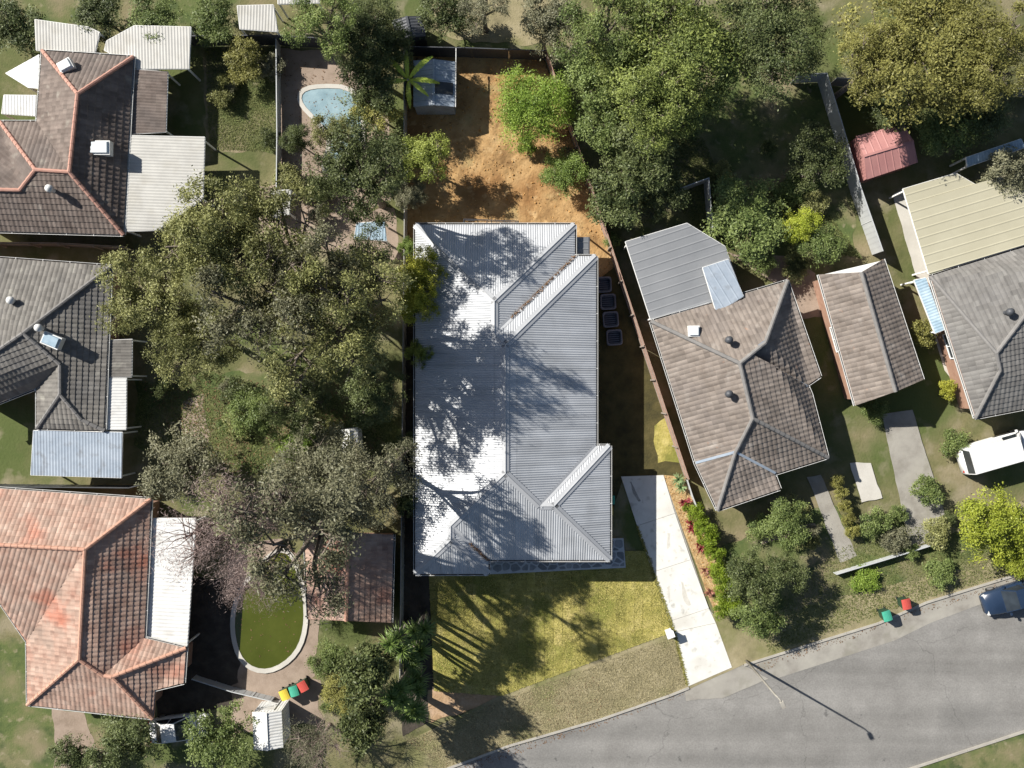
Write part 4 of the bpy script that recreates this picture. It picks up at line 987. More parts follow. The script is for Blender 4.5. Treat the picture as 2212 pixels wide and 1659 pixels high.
tree('round2', 'dark', 800, 330, 'dark shrubby tree between the blue pool and the fence', 1.0, 1.1)
tree('round2', 'autumn', 810, 235, 'yellowish bush at the right end of the blue pool', .75, .8)
tree('broad', 'dark', 790, 70, 'dark spreading tree beyond the rear left corner of the lot', .55, .62)
tree('sparse', 'mid', 700, 50, 'drooping grey green tree beside the white awning at the top', .65, .75)
tree('round', 'dark', 800, 182, 'dark leafy tree pressed against the left fence near the shed', .9, .95)
tree('round', 'dark', 845, 105, 'dark bush in the rear left corner outside the lot fence', .65, .9)
tree('gum2', 'dark', 640, 870, 'dark green tree behind the small white shed', .55, .8)
tree('round', 'mid', 560, 900, 'mid green shrub on the garden lawn of the grey house', .8, .8)
tree('round2', 'bright', 640, 960, 'bright green bush in front of the bare pinkish tree', .6, .6)
tree('round', 'dark', 800, 850, 'dark shaded bush between white shed and fence', .9, .9)
tree('broad', 'grey', 700, 1050, 'wide grey green tree above the terracotta garage', .8, .85)
tree('round', 'grey', 390, 1010, 'grey green bush at the corner of the shaded patio', 1.1, 1.1)
tree('sparse', 'grey', 820, 1030, 'thin grey tree casting branch shadows on the steel roof', .68, 1.1)
tree('open2', 'grey', 650, 1150, 'tall open grey tree whose branches shade the front lawn', 1.15, 1.3, rz=1.0)
bt = tree('bare', 'pinkish', 490, 1140, 'bare pinkish brown deciduous tree above the green pool', .95, 1.55)
tree('bare', 'pinkish', 545, 1255, 'smaller bare pinkish tree leaning over the green pool', .55, .75)
tree('bare', 'grey', 690, 1610, 'bare brownish tree at the bottom left of the picture', .6, .6)
tree('round', 'mid', 470, 1605, 'rounded mid green tree cut by the bottom edge', 1.0, .9)
tree('round', 'dark', 265, 1610, 'dark round tree beside the pink front path', .95, .9)
tree('round2', 'dark', 150, 1640, 'low dark bush left of the pink front path', .7, .7)
tree('conifer', 'dark', 778, 1580, 'dark upright conifer left of the lot corner', .9, 1.35)
tree('conifer', 'dark', 782, 1465, 'broad dark conifer along the left fence', 1.0, 1.45)
tree('round', 'mid', 715, 1425, 'green shrub between garage and conifers', .6, .6)
tree('round', 'autumn', 745, 1500, 'yellowish shrub in the bottom left garden', .65, .6)
tree('round2', 'mid', 190, 1590, 'small green shrub on the lawn of the terracotta house', .4, .5) if False else None
# top right
tree('broad', 'lightgreen', 1440, 110, 'tall light green tree filling the top of the picture right of the lot', 1.0, 1.0)
tree('gum2', 'lightgreen', 1420, 235, 'light green tree below the tallest one right of the lot', .75, .85)
tree('broad', 'autumn', 2010, 95, 'huge yellowing autumn tree in the top right corner', 1.05, .9)
tree('gum2', 'autumn', 1880, 140, 'yellow green tree at the bend of the pale fence', .7, .75)
tree('gum1', 'autumn', 2130, 120, 'yellowing tree cut by the right edge at the top', .8, .75)
tree('sparse', 'mid', 1300, 60, 'green open tree just beyond the rear right corner', .75, .9)
tree('round', 'mid', 1285, 165, 'grey green shrub tree outside the right fence at the top', 1.0, 1.0)
tree('round', 'mid', 1322, 262, 'grey green shrub right of the bright backyard tree', .95, .9)
tree('broad', 'dark', 1660, 80, 'dark green tree shading the lawn between the light green and yellow trees', .8, .85)
tree('round', 'dark', 1390, 330, 'dark tree below the light green trees', 1.0, 1.1)
tree('round2', 'dark', 1330, 410, 'dark shrub outside the fence level with the round backyard bush', 1.1, 1.1)
tree('round', 'dark', 1430, 410, 'dark bush above the slate grey extension roof', .75, .8)
tree('round2', 'mid', 1480, 250, 'bright mid green shrub on the shaded lawn', .7, .6)
tree('round', 'mid', 1610, 470, 'mid green bush right of the pale fence stub', 1.2, .8)
tree('round', 'lime', 1730, 490, 'lime tinted shrub on the sunny side of the east lawn', .55, .6)
tree('round2', 'mid', 1775, 520, 'dark green shrub behind the long grey garage', .75, .7)
tree('round', 'dark', 1770, 340, 'dark bush deep in the shade by the pale fence', .9, .7)
tree('round2', 'mid', 2050, 270, 'green shrub behind the pink shed', 1.0, .8)
tree('round2', 'dark', 1930, 230, 'dark shrub above the pink shed', .8, .7)
tree('round', 'dark', 2130, 240, 'dark tree in the shade below the autumn trees', .9, .8)
tree('round2', 'grey', 2190, 380, 'grey bare shrub over the cream steel roof', .9, 1.0)
tree('sparse', 'grey', 1045, 5, 'grey green open tree on the dry ground beyond the rear fence', .5, .5)
tree('round', 'grey', 1195, 45, 'grey green shrub tree beyond the rear fence at its right end', .9, .8)
tree('round2', 'dark', 965, 30, 'dark shrub right of the dark roofed shed', .9, .8)
tree('round', 'mid', 330, 40, 'green hedge bush above the square patio roof', .8, .6)
tree('round2', 'dark', 215, 30, 'dark green bush between the two patio roofs at the top', .9, .7)
tree('round2', 'mid', 455, 40, 'green bush at the top beside the dark fence', .8, .7)
tree('round2', 'dark', 20, 60, 'dark bush in the top left corner', 1.0, .8)
tree('round2', 'autumn', 520, 130, 'brownish bush on the small lawn below the dark fence', .7, .6)
# right, front
tree('round', 'dark', 1625, 1250, 'dark green tree beside the garden bed of the lot', .8, 1.0)
tree('round2', 'mid', 1640, 1340, 'mid green shrub near the street light', .75, .9)
tree('round', 'dark', 1700, 1235, 'dark shrub on the verge left of the wheelie bins', .6, .7)
tree('round', 'mid', 1700, 1130, 'mid green shrub in front of the taupe house', .7, .6)
tree('round', 'lime', 2150, 1135, 'lime yellow tree beside the road at the right edge', 1.05, .9)
tree('round2', 'lime', 2205, 1190, 'smaller lime shrub behind the dark parked car', .8, .7)
tree('bush', 'mid', 1890, 1130, 'small green bush on the verge beside the front path', .9, .9, cat='shrub')
tree('bush2', 'bright', 1870, 1255, 'bright green tussock behind the wheelie bins', .8, .5, cat='shrub')
tree('bush', 'mid', 2005, 1060, 'green bush beside the concrete garage driveway', .9, .8, cat='shrub')
tree('bush', 'autumn', 1995, 720, 'yellow shrub squeezed between garage and slate grey house', .8, 1.1, cat='shrub')
tree('bush', 'yellow', 2048, 842, 'bright yellow shrub at the corner of the slate grey house', .55, .8, cat='shrub')
tree('bush2', 'mid', 2065, 960, 'low green bush left of the white van', .8, .8, cat='shrub')
tree('bush2', 'mid', 1895, 890, 'low green bush at the garage corner', .7, .8, cat='shrub')
for i, (x, y) in enumerate([(1808, 1040), (1816, 1066), (1824, 1094), (1833, 1122), (1841, 1148)]):
    tree('bush', 'autumn', x, y, ('first', 'second', 'third', 'fourth', 'fifth')[i] + ' yellowing clipped shrub from the house in the row beside the front path', .42, .7, cat='shrub', name='hedge_shrub', group='yellowing hedge row')
ZN = [((300, 830), (740, 1000), 12, 'on the garden lawn east of the grey house'), ((450, 120), (590, 320), 5, 'on the small lawn beside the pool paving'), ((690, 1390), (790, 1600), 6, 'between the green pool and the conifers'), ((1560, 560), (1740, 620), 4, 'behind the taupe house'), ((1640, 1080), (1800, 1230), 6, 'in front of the taupe house'), ((1900, 1100), (2090, 1240), 6, 'beside the garage driveway'),
      ((620, 380), (760, 470), 6, 'in the dry yard below the blue pool'), ((1270, 420), (1420, 520), 4, 'behind the slate extension roof'), ((1560, 300), (1800, 480), 7, 'on the shaded lawn inside the pale fence')]
for (xa, ya), (xb, yb), n, where in ZN:
    cmb = [(a, b) for a in ('mid', 'dark', 'grey', 'olive') for b in (.42, .62, .86)]; random.shuffle(cmb)
    for i in range(n):
        lf, sc_ = cmb[i]; sc_ += random.uniform(-.06, .06)
        lb_ = ('tiny' if sc_ < .5 else 'small' if sc_ < .7 else 'larger') + ' scruffy ' + {'mid': 'green', 'dark': 'dark green', 'grey': 'grey green', 'olive': 'olive'}[lf] + ' shrub ' + where
        tree(random.choice(('bush', 'bush2')), lf, random.uniform(xa, xb), random.uniform(ya, yb), lb_, sc_, random.uniform(.4, .9), cat='shrub', name='garden_shrub', group='scruffy shrubs in the neighbouring gardens')
# the lot's own planting
tree('feather', 'bright', 1152, 225, 'bright green feathery tree in the back yard', 1.0, .95, rz=.4)
tree('bush2', 'bright', 1140, 310, 'trailing bright green bough below the feathery tree', .55, 1.0, cat='shrub')
tree('round', 'shrub', 1218, 372, 'dark green bush on the dirt by the right fence', .66, .55, cat='shrub')
tree('bush2', 'grey', 1232, 340, 'grey leaved bush just above the dark green bush', .6, .9, cat='shrub')
tree('clump', 'fresh', 914, 340, 'pale green clumped tree with bare limbs beside the left fence', .95, 1.05)
tree('clump', 'grey', 888, 420, 'thin grey green tree in the shade by the left fence', .6, .7)
tree('clump', 'yellow', 908, 590, 'yellow green tree overhanging the upper left roof edge', .85, 1.2)
tree('clump', 'yellow', 903, 655, 'yellow green tree between fence and left roof edge', .75, 1.15)
tree('clump', 'fresh', 906, 762, 'sparse green sapling at the left roof edge', .5, .95)
tree('clump', 'shrub', 884, 535, 'dark green shrub in the gap above the yellow green trees', .4, .7)
tree('clump', 'dark', 880, 960, 'dark shrub in the narrow gap left of the roof', .45, .8)
tree('clump', 'dark', 880, 1090, 'dark leafy shrub lower in the narrow gap left of the roof', .45, .8)
# feathery hedge right of the driveway bed
for i, (x, y, s_) in enumerate([(1502, 1108, .55), (1516, 1140, .6), (1528, 1168, .6), (1538, 1195, .55), (1549, 1230, .55), (1558, 1262, .65), (1566, 1292, .7), (1556, 1318, .6), (1575, 1312, .6)]):
    tree('bush' if i % 2 else 'bush2', 'hedge', x + 6, y, ('first', 'second', 'third', 'fourth', 'fifth', 'sixth', 'seventh', 'eighth', 'ninth')[i] + ' bright green hedge shrub along the garden bed counted from the agaves', s_, .8 + .2 * (i % 3) / 2, cat='shrub', name='hedge_shrub', group='hedge along the right of the driveway')

# strap-leaved plants
def head_mesh(seed, n, L, wd, m, droop=.5, up=.25, cone=1.0):
    r = np.random.default_rng(seed); V = []; ti = []
    for i in range(n):
        a = r.uniform(0, 6.28); e = up + (1.35 - up) * (i / n) ** 1.2 * cone; l = L * r.uniform(.75, 1.1); d = np.array([math.cos(a), math.sin(a), 0]); s = np.array([-math.sin(a), math.cos(a), 0]); t = r.uniform(.2, 1)
        pts = []
        for k in range(5):
            u = k / 4; pts.append(d * l * u * math.cos(e) + np.array([0, 0, l * u * math.sin(e) - droop * l * u * u * .6]))
        ws = [.45, 1, .85, .55, .04]
        for k in range(4):
            for sg in (-1, 1):
                A_, B_ = pts[k], pts[k + 1]; ridge = np.array([0, 0, -.12 * wd])
                q = [A_ + ridge, A_ + s * sg * wd * ws[k], B_ + s * sg * wd * ws[k + 1], B_ + ridge]; V += q if sg > 0 else q[::-1]; ti += [np.clip(t * (.6 + .1 * k), 0, 1)] * 4
    return np_mesh('leaf_rosette', V, 4, m, ti)
HY = head_mesh(1, 110, 1.0, .034, M_yucca, .7, -.35); HY2 = head_mesh(2, 100, .95, .034, M_yucca, .55, -.2)
HP = head_mesh(3, 55, .62, .03, M_yuccapale, .35, .05); HC = head_mesh(4, 30, .38, .03, M_cordy, .4, .1); HR = head_mesh(5, 30, .4, .026, M_rusty, .5, .1)
def yucca(label, x, y, heads, hgt, mesh):
    p = P(x, y, hgt); p.z = 0; o = thing('yucca', label, 'yucca', p, None)
    for i, (dx, dy, dz, sc) in enumerate(heads):
        t = Vector((p.x + dx, p.y + dy, hgt + dz)); b = MB(); k = p.lerp(t, .55) + Vector((dx * .15, dy * .15, -.2))
        b.tube([p + Vector((dx * .12, dy * .12, 0)), k, t], [.13, .1, .08], 7); b.build('trunk', M_palebark, o, True)
        h = link('leaf_rosette', mesh[i % len(mesh)], o); h.location = t - p; h.scale = (sc,) * 3; h.rotation_euler = (random.uniform(-.15, .15), random.uniform(-.15, .15), random.uniform(0, 6.3))
    return o
YM = [HY, HY2]
yucca('tall yucca with two lit heads at the top of the front left row', 905, 1365, [(.35, .2, .0, 1.0), (-.35, -.05, -.3, .95), (.1, -.45, -.7, .8)], 4.6, YM)
yucca('dark yucca with spread leaves below the tallest pair', 898, 1415, [(.2, .1, -.6, 1.0), (-.4, -.1, .1, .9), (-.25, -.6, -.2, 1.0)], 4.2, YM)
yucca('shaded yucca in the middle of the front left row', 893, 1485, [(.1, .25, -.8, 1.0), (.25, -.3, -.4, .9), (-.35, .0, -.2, .9)], 4.4, YM)
yucca('lowest yucca at the front left corner of the lot', 890, 1550, [(.2, .2, -.5, 1.05), (-.3, -.05, -.7, 1.0), (.35, -.2, -1.0, .8), (0, .5, -.2, .9)], 4.2, YM)
yucca('pair of headed yucca outside the corner at the bottom left', 862, 1500, [(.0, .4, .2, 1.0), (.2, -.4, .0, 1.0), (-.4, 0, .4, 1.0)], 5.0, YM)
yucca('tall yucca behind the left fence near the front lawn', 862, 1390, [(.0, .4, .2, 1.0), (.2, -.4, .0, 1.0), (-.5, .1, .4, 1.0)], 5.2, YM)
def rosette(name, label, cat, x, y, mesh, sc, parts, h=.25):
    p = P(x, y); o = thing(name, label, cat, p)
    b = MB(); b.cyl(p, .05, h, 7, .04); b.build('stem', M_bark, o)
    for dx, dy, s_ in parts:
        q = link('leaf_rosette', mesh, o); q.location = (dx, dy, h + random.uniform(0, .12)); q.scale = (s_ * sc,) * 3; q.rotation_euler = (random.uniform(-.2, .2), random.uniform(-.2, .2), random.uniform(0, 6))
rosette('agave', 'pale green spiky rosette at the top of the garden bed', 'agave', 1462, 1034, HP, 1.0, [(0, 0, 1)], .4)
rosette('agave', 'pale green spiky rosette second from the top of the garden bed', 'agave', 1467, 1050, HP, .95, [(0, 0, 1)], .4)
rosette('cordyline', 'dark crimson plant with a green tuft below it in the bed', 'cordyline', 1476, 1085, HC, 1.35, [(0, 0, 1), (.22, .08, .8), (-.12, .12, .7)])
rosette('cordyline', 'crimson plant beside the first driveway joint', 'cordyline', 1490, 1133, HC, 1.35, [(0, .12, 1), (.05, -.25, .9)])
rosette('cordyline', 'crimson plant halfway down the garden bed', 'cordyline', 1507, 1176, HC, 1.35, [(0, .15, .9), (.12, -.2, .9), (.2, .02, .7)])
rosette('cordyline', 'rusty pink spreading plant low in the garden bed', 'cordyline', 1526, 1232, HR, 1.35, [(-.15, .1, 1), (.15, -.08, 1), (.38, -.2, .8)])
rosette('cordyline', 'rusty plant nearest the street in the garden bed', 'cordyline', 1532, 1276, HR, 1.35, [(0, 0, 1), (-.15, -.15, .7)])
tree('bush', 'hedge', 1481, 1096, 'small green tuft under the dark crimson plant', .25, .4, cat='shrub')

# banana plant beside the shed: every leaf is a part
def banana_leaf(L, wd, seed):
    r = random.Random(seed); m = MB(); n = 13; ti = []
    sp = [Vector((L * k / n, 0, .55 * L * math.sin(1.9 * k / n) * .55 - .35 * L * (k / n) ** 2)) for k in range(n + 1)]
    for k in range(n):
        for sg in (-1, 1):
            w0, w1 = [wd * math.sin(math.pi * min(1, (t + .25) / (n + .5))) ** .6 for t in (k, k + 1)]
            g_ = r.uniform(.02, .25) * L / n; dz = -r.uniform(.1, .3) * w0; fw = Vector((L / n * .5, 0, 0))
            a, b = sp[k], sp[k + 1]
            c = b + Vector((-g_, sg * w1 * r.uniform(.8, 1.05), dz)) + fw; d = a + Vector((0, sg * w0 * r.uniform(.85, 1.05), dz)) + fw
            m.face([a, b, c, d] if sg < 0 else [a, d, c, b]); ti += [r.uniform(.45, .95)] * 4
    me = np_mesh('leaf', [v for f in m.f for v in [m.v[i] for i in f]], 4, M_banana, ti)
    return me
BL = [banana_leaf(2.3, .21, s_) for s_ in range(3)]
p = P(880, 178, 2.4); p.z = 0
bo = thing('banana_plant', 'banana plant with torn lime leaves over the shed roof', 'banana plant', p)
b = MB(); b.tube([p, p + Vector((.05, .05, 1.2)), p + Vector((.1, 0, 2.95))], [.16, .13, .08], 9); b.build('stem', M_palebark, bo, True)
for i, (az, tilt, s_) in enumerate([(.75, .1, .95), (-.65, -.1, .72), (-.05, -.15, .9), (-1.5, 0, .8), (2.3, 0, .9), (3.4, .1, .9), (1.6, .25, .8)]):
    l = link('leaf', BL[i % 3], bo); l.location = (.1, 0, 2.9); l.rotation_euler = (0, -tilt, az); l.scale = (s_,) * 3
p = P(884, 222, 1.2); p.z = 0
rosette('cordyline', 'yellow green spiky plant between the shed and the left fence', 'cordyline', 884, 222, head_mesh(8, 45, .6, .028, leaf_mat('ochre_leaf', (.2, .17, .03), (.5, .45, .1)), .6, -.1), 1.0, [(0, 0, 1), (.15, .2, .8)], 1.0)

# ------------------------------------------------------------------ loose objects
def wheelie(lidm):
    o = thing('wheelie_bin', 'x', 'bin')
    b = MB(); b.box((0, 0, .52), (.5, .52, .9), 0, 1.0); bm_ = b
    b = MB(); i0 = len(b.v)
    for z, k in ((.08, .8), (.95, 1.0)):
        for x, y in ((-1, -1), (1, -1), (1, 1), (-1, 1)): b.v.append((x * .28 * k, y * .32 * k, z))
    b.f += [(3, 2, 1, 0), (4, 5, 6, 7), (0, 1, 5, 4), (1, 2, 6, 5), (2, 3, 7, 6), (3, 0, 4, 7)]; b.build('body', M_bin, o)
    l = MB(); n = 5
    for k in range(n):
        x0_, x1_ = -.3 + .6 * k / n, -.3 + .6 * (k + 1) / n; z = lambda t: .97 + .07 * (1 - (t / .3) ** 2)
        l.face([(x0_, -.37, z(x0_)), (x1_, -.37, z(x1_)), (x1_, .33, z(x1_) + .02), (x0_, .33, z(x0_) + .02)]); l.face([(x0_, -.37, .95), (x1_, -.37, .95), (x1_, -.37, z(x1_)), (x0_, -.37, z(x0_))]); l.face([(x1_, .33, .95), (x0_, .33, .95), (x0_, .33, z(x0_) + .02), (x1_, .33, z(x1_) + .02)])
    l.build('lid', lidm, o)
    h = MB(); h.tube([(-.22, .4, .98), (.22, .4, .98)], .018, 8); h.tube([(-.2, .4, .98), (-.2, .3, .93)], .015, 6); h.tube([(.2, .4, .98), (.2, .3, .93)], .015, 6); h.build('handle', M_bin, o)
    for sx in (-1, 1):
        w_ = MB(); w_.tube([(sx * .22, .27, .1), (sx * .27, .27, .1)], .1, 14); w_.build('wheel', M_rubber, o)
    return o
bins = {'teal': wheelie(M_lidgreen), 'red': wheelie(M_lidred), 'yellow': wheelie(M_lidyellow)}
used = set()
def put_bin(k, x, y, rz, label):
    o = bins[k] if k not in used else copy_tree(bins[k]); used.add(k)
    o.location = P(x, y); o.rotation_euler = (0, 0, rz); o['label'] = label; o['group'] = 'wheelie bins'
put_bin('teal', 1903, 1322, .3, 'teal lidded wheelie bin on the verge beside the road')
put_bin('red', 1944, 1297, .2, 'red lidded wheelie bin on the verge beside the road')
put_bin('teal', 1313, 1076, 1.57, 'green lidded wheelie bin peeping out under the right eave')
put_bin('yellow', 1309, 1099, 1.57, 'yellow lidded wheelie bin peeping out under the right eave')
put_bin('yellow', 622, 1490, .4, 'yellow lidded bin near the green pool')
put_bin('teal', 642, 1482, .3, 'teal lidded bin near the green pool')
put_bin('red', 661, 1472, .5, 'red lidded bin near the green pool')
# four dark tubs along the house
def tub():
    o = thing('garden_tub', 'x', 'tub'); w0 = 1.1
    def ring(z, s_, n=8, rr=.2):
        pts = []
        for cx_, cy_, a0 in ((1, 1, 0), (-1, 1, 1), (-1, -1, 2), (1, -1, 3)):
            for k in range(n):
                a = (a0 + k / (n - 1)) * math.pi / 2; pts.append((cx_ * (s_ - rr) + rr * math.cos(a), cy_ * (s_ - rr) + rr * math.sin(a), z))
        return pts
    def loft(rings):
        m = MB()
        for r in rings: m.v += r
        n = len(rings[0])
        for k in range(len(rings) - 1):
            for j in range(n): m.f.append((k * n + j, k * n + (j + 1) % n, (k + 1) * n + (j + 1) % n, (k + 1) * n + j))
        return m
    h = w0 / 2
    loft([ring(0, h - .08), ring(.42, h - .03), ring(.44, h - .02)]).build('wall', M_tub, o, True)
    loft([ring(.42, h - .03), ring(.47, h), ring(.5, h - .02), ring(.5, h - .09), ring(.46, h - .11), ring(.1, h - .14)]).build('rim', M_tub, o, True)
    f = MB(); r = ring(.12, h - .13); f.v = r; f.f = [tuple(range(len(r)))]; f.build('tub_floor', M_tubin, o)
    for k in range(6):
        b = MB(); b.bar((-.38, -.36 + k * .145, .15), (.38, -.36 + k * .145, .15), .07, .05); b.build('floor_rib', M_tub, o)
    return o
tb = tub()
for i, (x, y, rz, lb) in enumerate([(1304, 615, .05, 'dark square tub nearest the back, half under the eave'), (1313.5, 652, .05, 'second dark square tub from the back beside the house'), (1319, 690, .08, 'third dark square tub from the back beside the house'), (1327, 729, .07, 'dark square tub nearest the street beside the house')]):
    o = tb if i == 0 else copy_tree(tb); o.location = P(x, y, .4).xy.to_3d(); o.rotation_euler.z = rz; o['label'] = lb; o['group'] = 'dark tubs along the right side of the house'
# back deck seen past the rear eave
p = P(1065, 485); dk = thing('back_deck', 'narrow pale deck with a dark rail showing past the rear eave', 'deck', p)
for k in range(4):
    b = MB(); y = -.55 + k * .14; b.bar(p + Vector((-1.9, y + .1, .55)), p + Vector((1.6, y - .02, .55)), .125, .03); b.build('deck_board', M_white, dk)
b = MB(); b.bar(p + Vector((-1.95, .12, 1.35)), p + Vector((1.75, -.02, 1.35)), .06, .06)
for t in (0, .25, .5, .75, 1): q_ = (p + Vector((-1.95, .12, 0))).lerp(p + Vector((1.75, -.02, 0)), t); b.bar(q_, q_ + Vector((0, 0, 1.33)), .06, .06)
b.bar(p + Vector((-1.95, .12, .9)), p + Vector((1.75, -.02, .9)), .04, .04); b.bar(p + Vector((-1.95, .12, 1.35)), p + Vector((-1.95, -.4, 1.35)), .06, .06); b.build('railing', M_black, dk)
b = MB(); b.box(p + Vector((-1.3, -.12, .75)), (1.1, .16, .36)); b.build('bench', M_midsteel, dk)
# letterbox pillar
p = P(1443, 1363); lb = thing('letterbox', 'white letterbox pillar beside the driveway at the front of the lawn', 'letterbox', p)
b = MB(); b.box(p + Vector((0, 0, .45)), (.42, .36, .9), .35); b.build('pillar', M_whitepaint, lb)
b = MB(); b.box(p + Vector((0, 0, .93)), (.54, .46, .06), .35); b.build('cap', M_whitepaint, lb)
b = MB(); c_ = p + Vector((.06, -.182, .7)); b.bar(c_ - Vector((.13, .048, 0)), c_ + Vector((.13, .048, 0)), .02, .05); b.build('slot', M_black, lb)
# street light
p = P(1612, 1427); st = thing('street_light', 'slim pale street light pole at the kerb casting a long shadow', 'street light', p)
b = MB(); b.tube([p, p + Vector((0, 0, 6.6)), p + Vector((.06, -.03, 7.0))], [.09, .06, .05], 12); b.build('pole', M_conc, st, True)
b = MB(); b.tube([p + Vector((.06, -.03, 6.95)), p + Vector((.16, -.16, 7.08)), p + Vector((.25, -.3, 7.1))], .045, 8); b.build('arm', M_conc, st, True)
b = MB(); b.box(p + Vector((.33, -.45, 7.1)), (.26, .5, .12), .45, .8); hd = b.build('lamp_head', M_conc, st)
b = MB(); b.box(p + Vector((.33, -.45, 7.03)), (.18, .36, .03), .45); b.build('lens', M_lampglass, hd)

# vehicles
def car(paint, L=4.4, Wd=1.78, van=False):
    o = thing('parked_van' if van else 'parked_car', 'x', 'van' if van else 'car'); h2 = L / 2; w2 = Wd / 2
    if van: st_ = [(-h2, .86, .95), (-h2 + .12, .97, 1.05), (-h2 + .5, 1, 1.1), (0, 1, 1.1), (h2 - 1.3, 1, 1.08), (h2 - .5, .96, .98), (h2 - .15, .88, .86), (h2, .74, .7)]
    else: st_ = [(-h2, .78, .76), (-h2 + .12, .9, .9), (-h2 + .5, .97, .95), (-.9, 1, .94), (0, 1, .93), (.8, .99, .92), (h2 - .7, .95, .84), (h2 - .2, .86, .72), (h2, .7, .6)]
    b = MB(); n = 11
    for x, kw, zt in st_:
        wq = w2 * kw
        for y, z in ((-.86, .2), (-.97, .3), (-1, .55), (-.98, zt - .12), (-.88, zt), (0, zt + .035), (.88, zt), (.98, zt - .12), (1, .55), (.97, .3), (.86, .2)): b.v.append((x, y * wq, z))
    for k in range(len(st_) - 1):
        for j in range(n - 1): b.f.append((k * n + j, (k + 1) * n + j, (k + 1) * n + j + 1, k * n + j + 1))
        b.f.append((k * n + n - 1, (k + 1) * n + n - 1, (k + 1) * n, k * n))
    b.f.append(tuple(range(n))); b.f.append(tuple((len(st_) - 1) * n + j for j in range(n))[::-1]); b.build('body', paint, o, True)
    zr = 1.95 if van else 1.45
    if van: xb, xf, xrb, xrf, zb = -h2 + .1, h2 - .75, -h2 + .16, h2 - 1.35, 1.07
    else: xb, xf, xrb, xrf, zb = -h2 + .45, h2 - 1.2, -h2 + 1.05, h2 - 2.0, .92
    wb, wr = w2 * .9, w2 * (.84 if van else .72)
    B = [(xb, -wb, zb), (xf, -wb, zb), (xf, wb, zb), (xb, wb, zb)]; T_ = [(xrb, -wr, zr), (xrf, -wr, zr), (xrf, wr, zr), (xrb, wr, zr)]
    def glass(name, q, ins=.07):
        q = [Vector(p) for p in q]; c = sum(q, Vector()) / 4; nr = (q[1] - q[0]).cross(q[2] - q[0]).normalized()
        if nr.dot(c - Vector((0, 0, .8))) < 0: nr = -nr
        m = MB(); qi = [p.lerp(c, ins) + nr * .012 for p in q]; m.face(qi if (qi[1] - qi[0]).cross(qi[2] - qi[0]).dot(nr) > 0 else qi[::-1]); m.build(name, M_glass, o)
    m = MB(); nx, ny = 6, 5
    for i in range(nx + 1):
        for j in range(ny + 1):
            u, v_ = i / nx, j / ny; m.v.append((xrb + (xrf - xrb) * u, -wr + 2 * wr * v_, zr + .05 * (1 - (2 * v_ - 1) ** 2) * (1 - .6 * (2 * u - 1) ** 2)))
    for i in range(nx):
        for j in range(ny): a = i * (ny + 1) + j; m.f.append((a, a + ny + 1, a + ny + 2, a + 1))
    k = len(m.v); m.v += B + T_
    m.f += [(k, k + 1, k + 5, k + 4), (k + 1, k + 2, k + 6, k + 5), (k + 2, k + 3, k + 7, k + 6), (k + 3, k, k + 4, k + 7)]; m.build('cabin', paint, o)
    glass('windscreen', [B[1], B[2], T_[2], T_[1]]); glass('rear_window', [B[3], B[0], T_[0], T_[3]])
    for sg in (0, 1):
        a, b_, c, d = (B[0], B[1], T_[1], T_[0]) if sg == 0 else (B[2], B[3], T_[3], T_[2])
        if van:
            f = lambda t: [Vector(a).lerp(Vector(b_), t), Vector(d).lerp(Vector(c), t)]
            lo = (.66, .97) if sg == 0 else (.03, .34); q0, q1 = f(lo[0]), f(lo[1]); glass('side_window', [q0[0], q1[0], q1[1], q0[1]], .12)
        else:
            mid = lambda t: [Vector(a).lerp(Vector(b_), t), Vector(d).lerp(Vector(c), t)]
            for t0, t1 in ((.03, .49), (.51, .97)): q0, q1 = mid(t0), mid(t1); glass('side_window', [q0[0], q1[0], q1[1], q0[1]], .07)
    for sx in (h2 - .85, -h2 + .8):
        for sy in (-1, 1):
            t = MB(); t.tube([(sx, sy * (w2 - .2), .31), (sx, sy * (w2 - .005), .31)], .31, 20); ty = t.build('wheel', M_rubber, o, False)
            r = MB(); r.tube([(sx, sy * (w2 - .05), .31), (sx, sy * (w2 + .002), .31)], .2, 14); r.build('rim', M_alloy, ty)
    for sy in (-1, 1):
        l = MB(); l.box((h2 - .16, sy * w2 * .66, .64 if not van else .78), (.16, .3, .12), sy * -.35); l.build('headlight', M_lampglass, o)
        l = MB(); l.box((-h2 + .03, sy * w2 * .68, .72), (.08, .24, .16), sy * .3); l.build('tail_light', M_redlens, o)
        l = MB(); l.box((xf - .25, sy * (w2 + .06), zb + .06), (.12, .2, .13), 0, .85); l.build('mirror', paint, o)
    return o
ra = math.atan2(-(1243 - 1301), 2188 - 2000)
c1 = car(M_carblue); c1.location = P(2181, 1283).xy.to_3d(); c1.rotation_euler.z = ra + math.pi; c1['label'] = 'dark blue car parked at the kerb at the right edge'
v1 = car(M_carwhite, 5.0, 2.0, True); v1.location = P(2155, 976, .9).xy.to_3d(); v1.rotation_euler.z = ra - .02; v1['label'] = 'white van parked on the grass before the slate grey house'
c2 = car(M_carwhite, 4.0, 1.75); c2.location = P(388, 1572, .6).xy.to_3d(); c2.rotation_euler.z = .12; c2['label'] = 'white car parked below the terracotta house at the bottom left'
def fallen(name, poly, n, m, smin, smax, z, label):
    p = scatter_pts(poly, n); V = []; ti = []
    for x, y in p:
        a = rng.uniform(0, 6.28); s_ = rng.uniform(smin, smax); d = np.array([math.cos(a), math.sin(a), rng.normal(0, .15)]) * s_; t = np.array([-math.sin(a), math.cos(a), rng.normal(0, .15)]) * s_ * .45; c = np.array([x, y, z + rng.uniform(0, .02)])
        V += [c - d, c + t, c + d, c - t]; ti += [rng.random()] * 4
    tag(link(name, np_mesh(name, V, 4, m, ti)), label, 'leaf litter', kind='stuff')
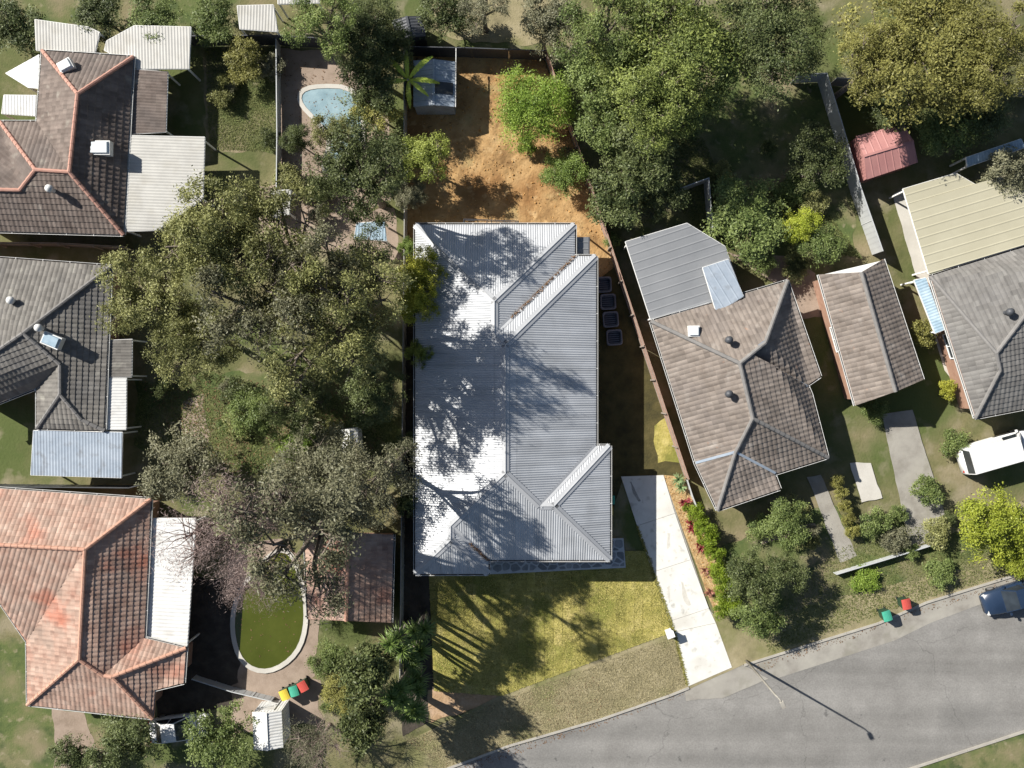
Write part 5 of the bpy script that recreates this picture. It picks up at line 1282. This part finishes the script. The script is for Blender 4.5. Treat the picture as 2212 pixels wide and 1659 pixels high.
fallen('leaf_litter', [(520, 1240), (620, 1190), (648, 1300), (630, 1410), (540, 1420), (510, 1340)], 110, M_litter, .03, .08, .08, 'brown leaves floating on the green pool water')
fallen('leaf_litter', [(650, 205), (770, 200), (770, 380), (735, 390), (715, 300)], 90, M_litter, .03, .08, .08, 'brown leaves floating on the murky blue pool water')
fallen('leaf_litter', [(960, 1664), (1298, 1556), (1445, 1506), (1480, 1492), (1482, 1500), (1300, 1566), (965, 1680)], 350, M_litter, .03, .08, .02, 'brown leaf litter lying along the road gutter')
fallen('leaf_litter', [(1620, 1440), (2000, 1310), (2200, 1246), (2205, 1254), (1990, 1326), (1640, 1450)], 260, M_litter, .03, .07, .05, 'dry leaves scattered over the concrete gutter strip')
fallen('leaf_litter', [(900, 490), (1060, 640), (1080, 1000), (900, 1200)], 1, M_litter, .03, .05, 4.0, 'x') if False else None
fallen('leaf_litter', [(300, 820), (760, 820), (860, 1020), (430, 1040)], 2200, M_litter, .03, .09, .05, 'fallen gum leaves over the garden lawn of the grey house')
fallen('leaf_litter', [(870, 1600), (1090, 1510), (1300, 1450), (1298, 1545), (960, 1655)], 420, M_litter, .03, .06, .09, 'fallen leaves on the shaded end of the verge')
fallen('leaf_litter', [(606, 110), (830, 190), (840, 460), (606, 470)], 900, M_litter, .03, .08, .04, 'fallen leaves over the pinkish pool paving')
# weeds: taller grass clumps on the verge and rough lawns
M_weed = leaf_mat('weed_blade', (.06, .085, .02), (.24, .25, .09), .7, .25, .0)
tag(blades('grass_blades', [(880, 1600), (1090, 1508), (1462, 1372), (1484, 1478), (1445, 1500), (1298, 1550), (960, 1660)], 26000, leaf_mat('dry_blade', (.16, .14, .07), (.44, .38, .22), .7, .2, .0), .05, .13, .055), 'dry grass blades on the front verge', 'grass')
tag(blades('grass_blades', [(1640, 1330), (1820, 1180), (2100, 1100), (2300, 1090), (2300, 1205), (2000, 1292), (1660, 1410)], 26000, M_weed, .05, .16, .055), 'rough grass on the roadside verge by the bins', 'grass')
tag(blades('grass_blades', [(300, 825), (740, 860), (860, 900), (860, 1010), (430, 1030), (290, 960)], 22000, M_weed, .05, .16, .02), 'rough grass on the garden lawn of the grey house', 'grass')
tag(blades('grass_blades', [(1560, 400), (1760, 420), (1860, 560), (1720, 530), (1560, 540), (1260, 250), (1520, 300)], 26000, M_weed, .05, .16, .02), 'rough grass on the shaded lawn inside the pale fence', 'grass')
tag(blades('grass_blades', [(445, 105), (596, 102), (598, 328), (452, 322)], 12000, M_weed, .05, .14, .02), 'rough grass on the small lawn by the pool paving', 'grass')
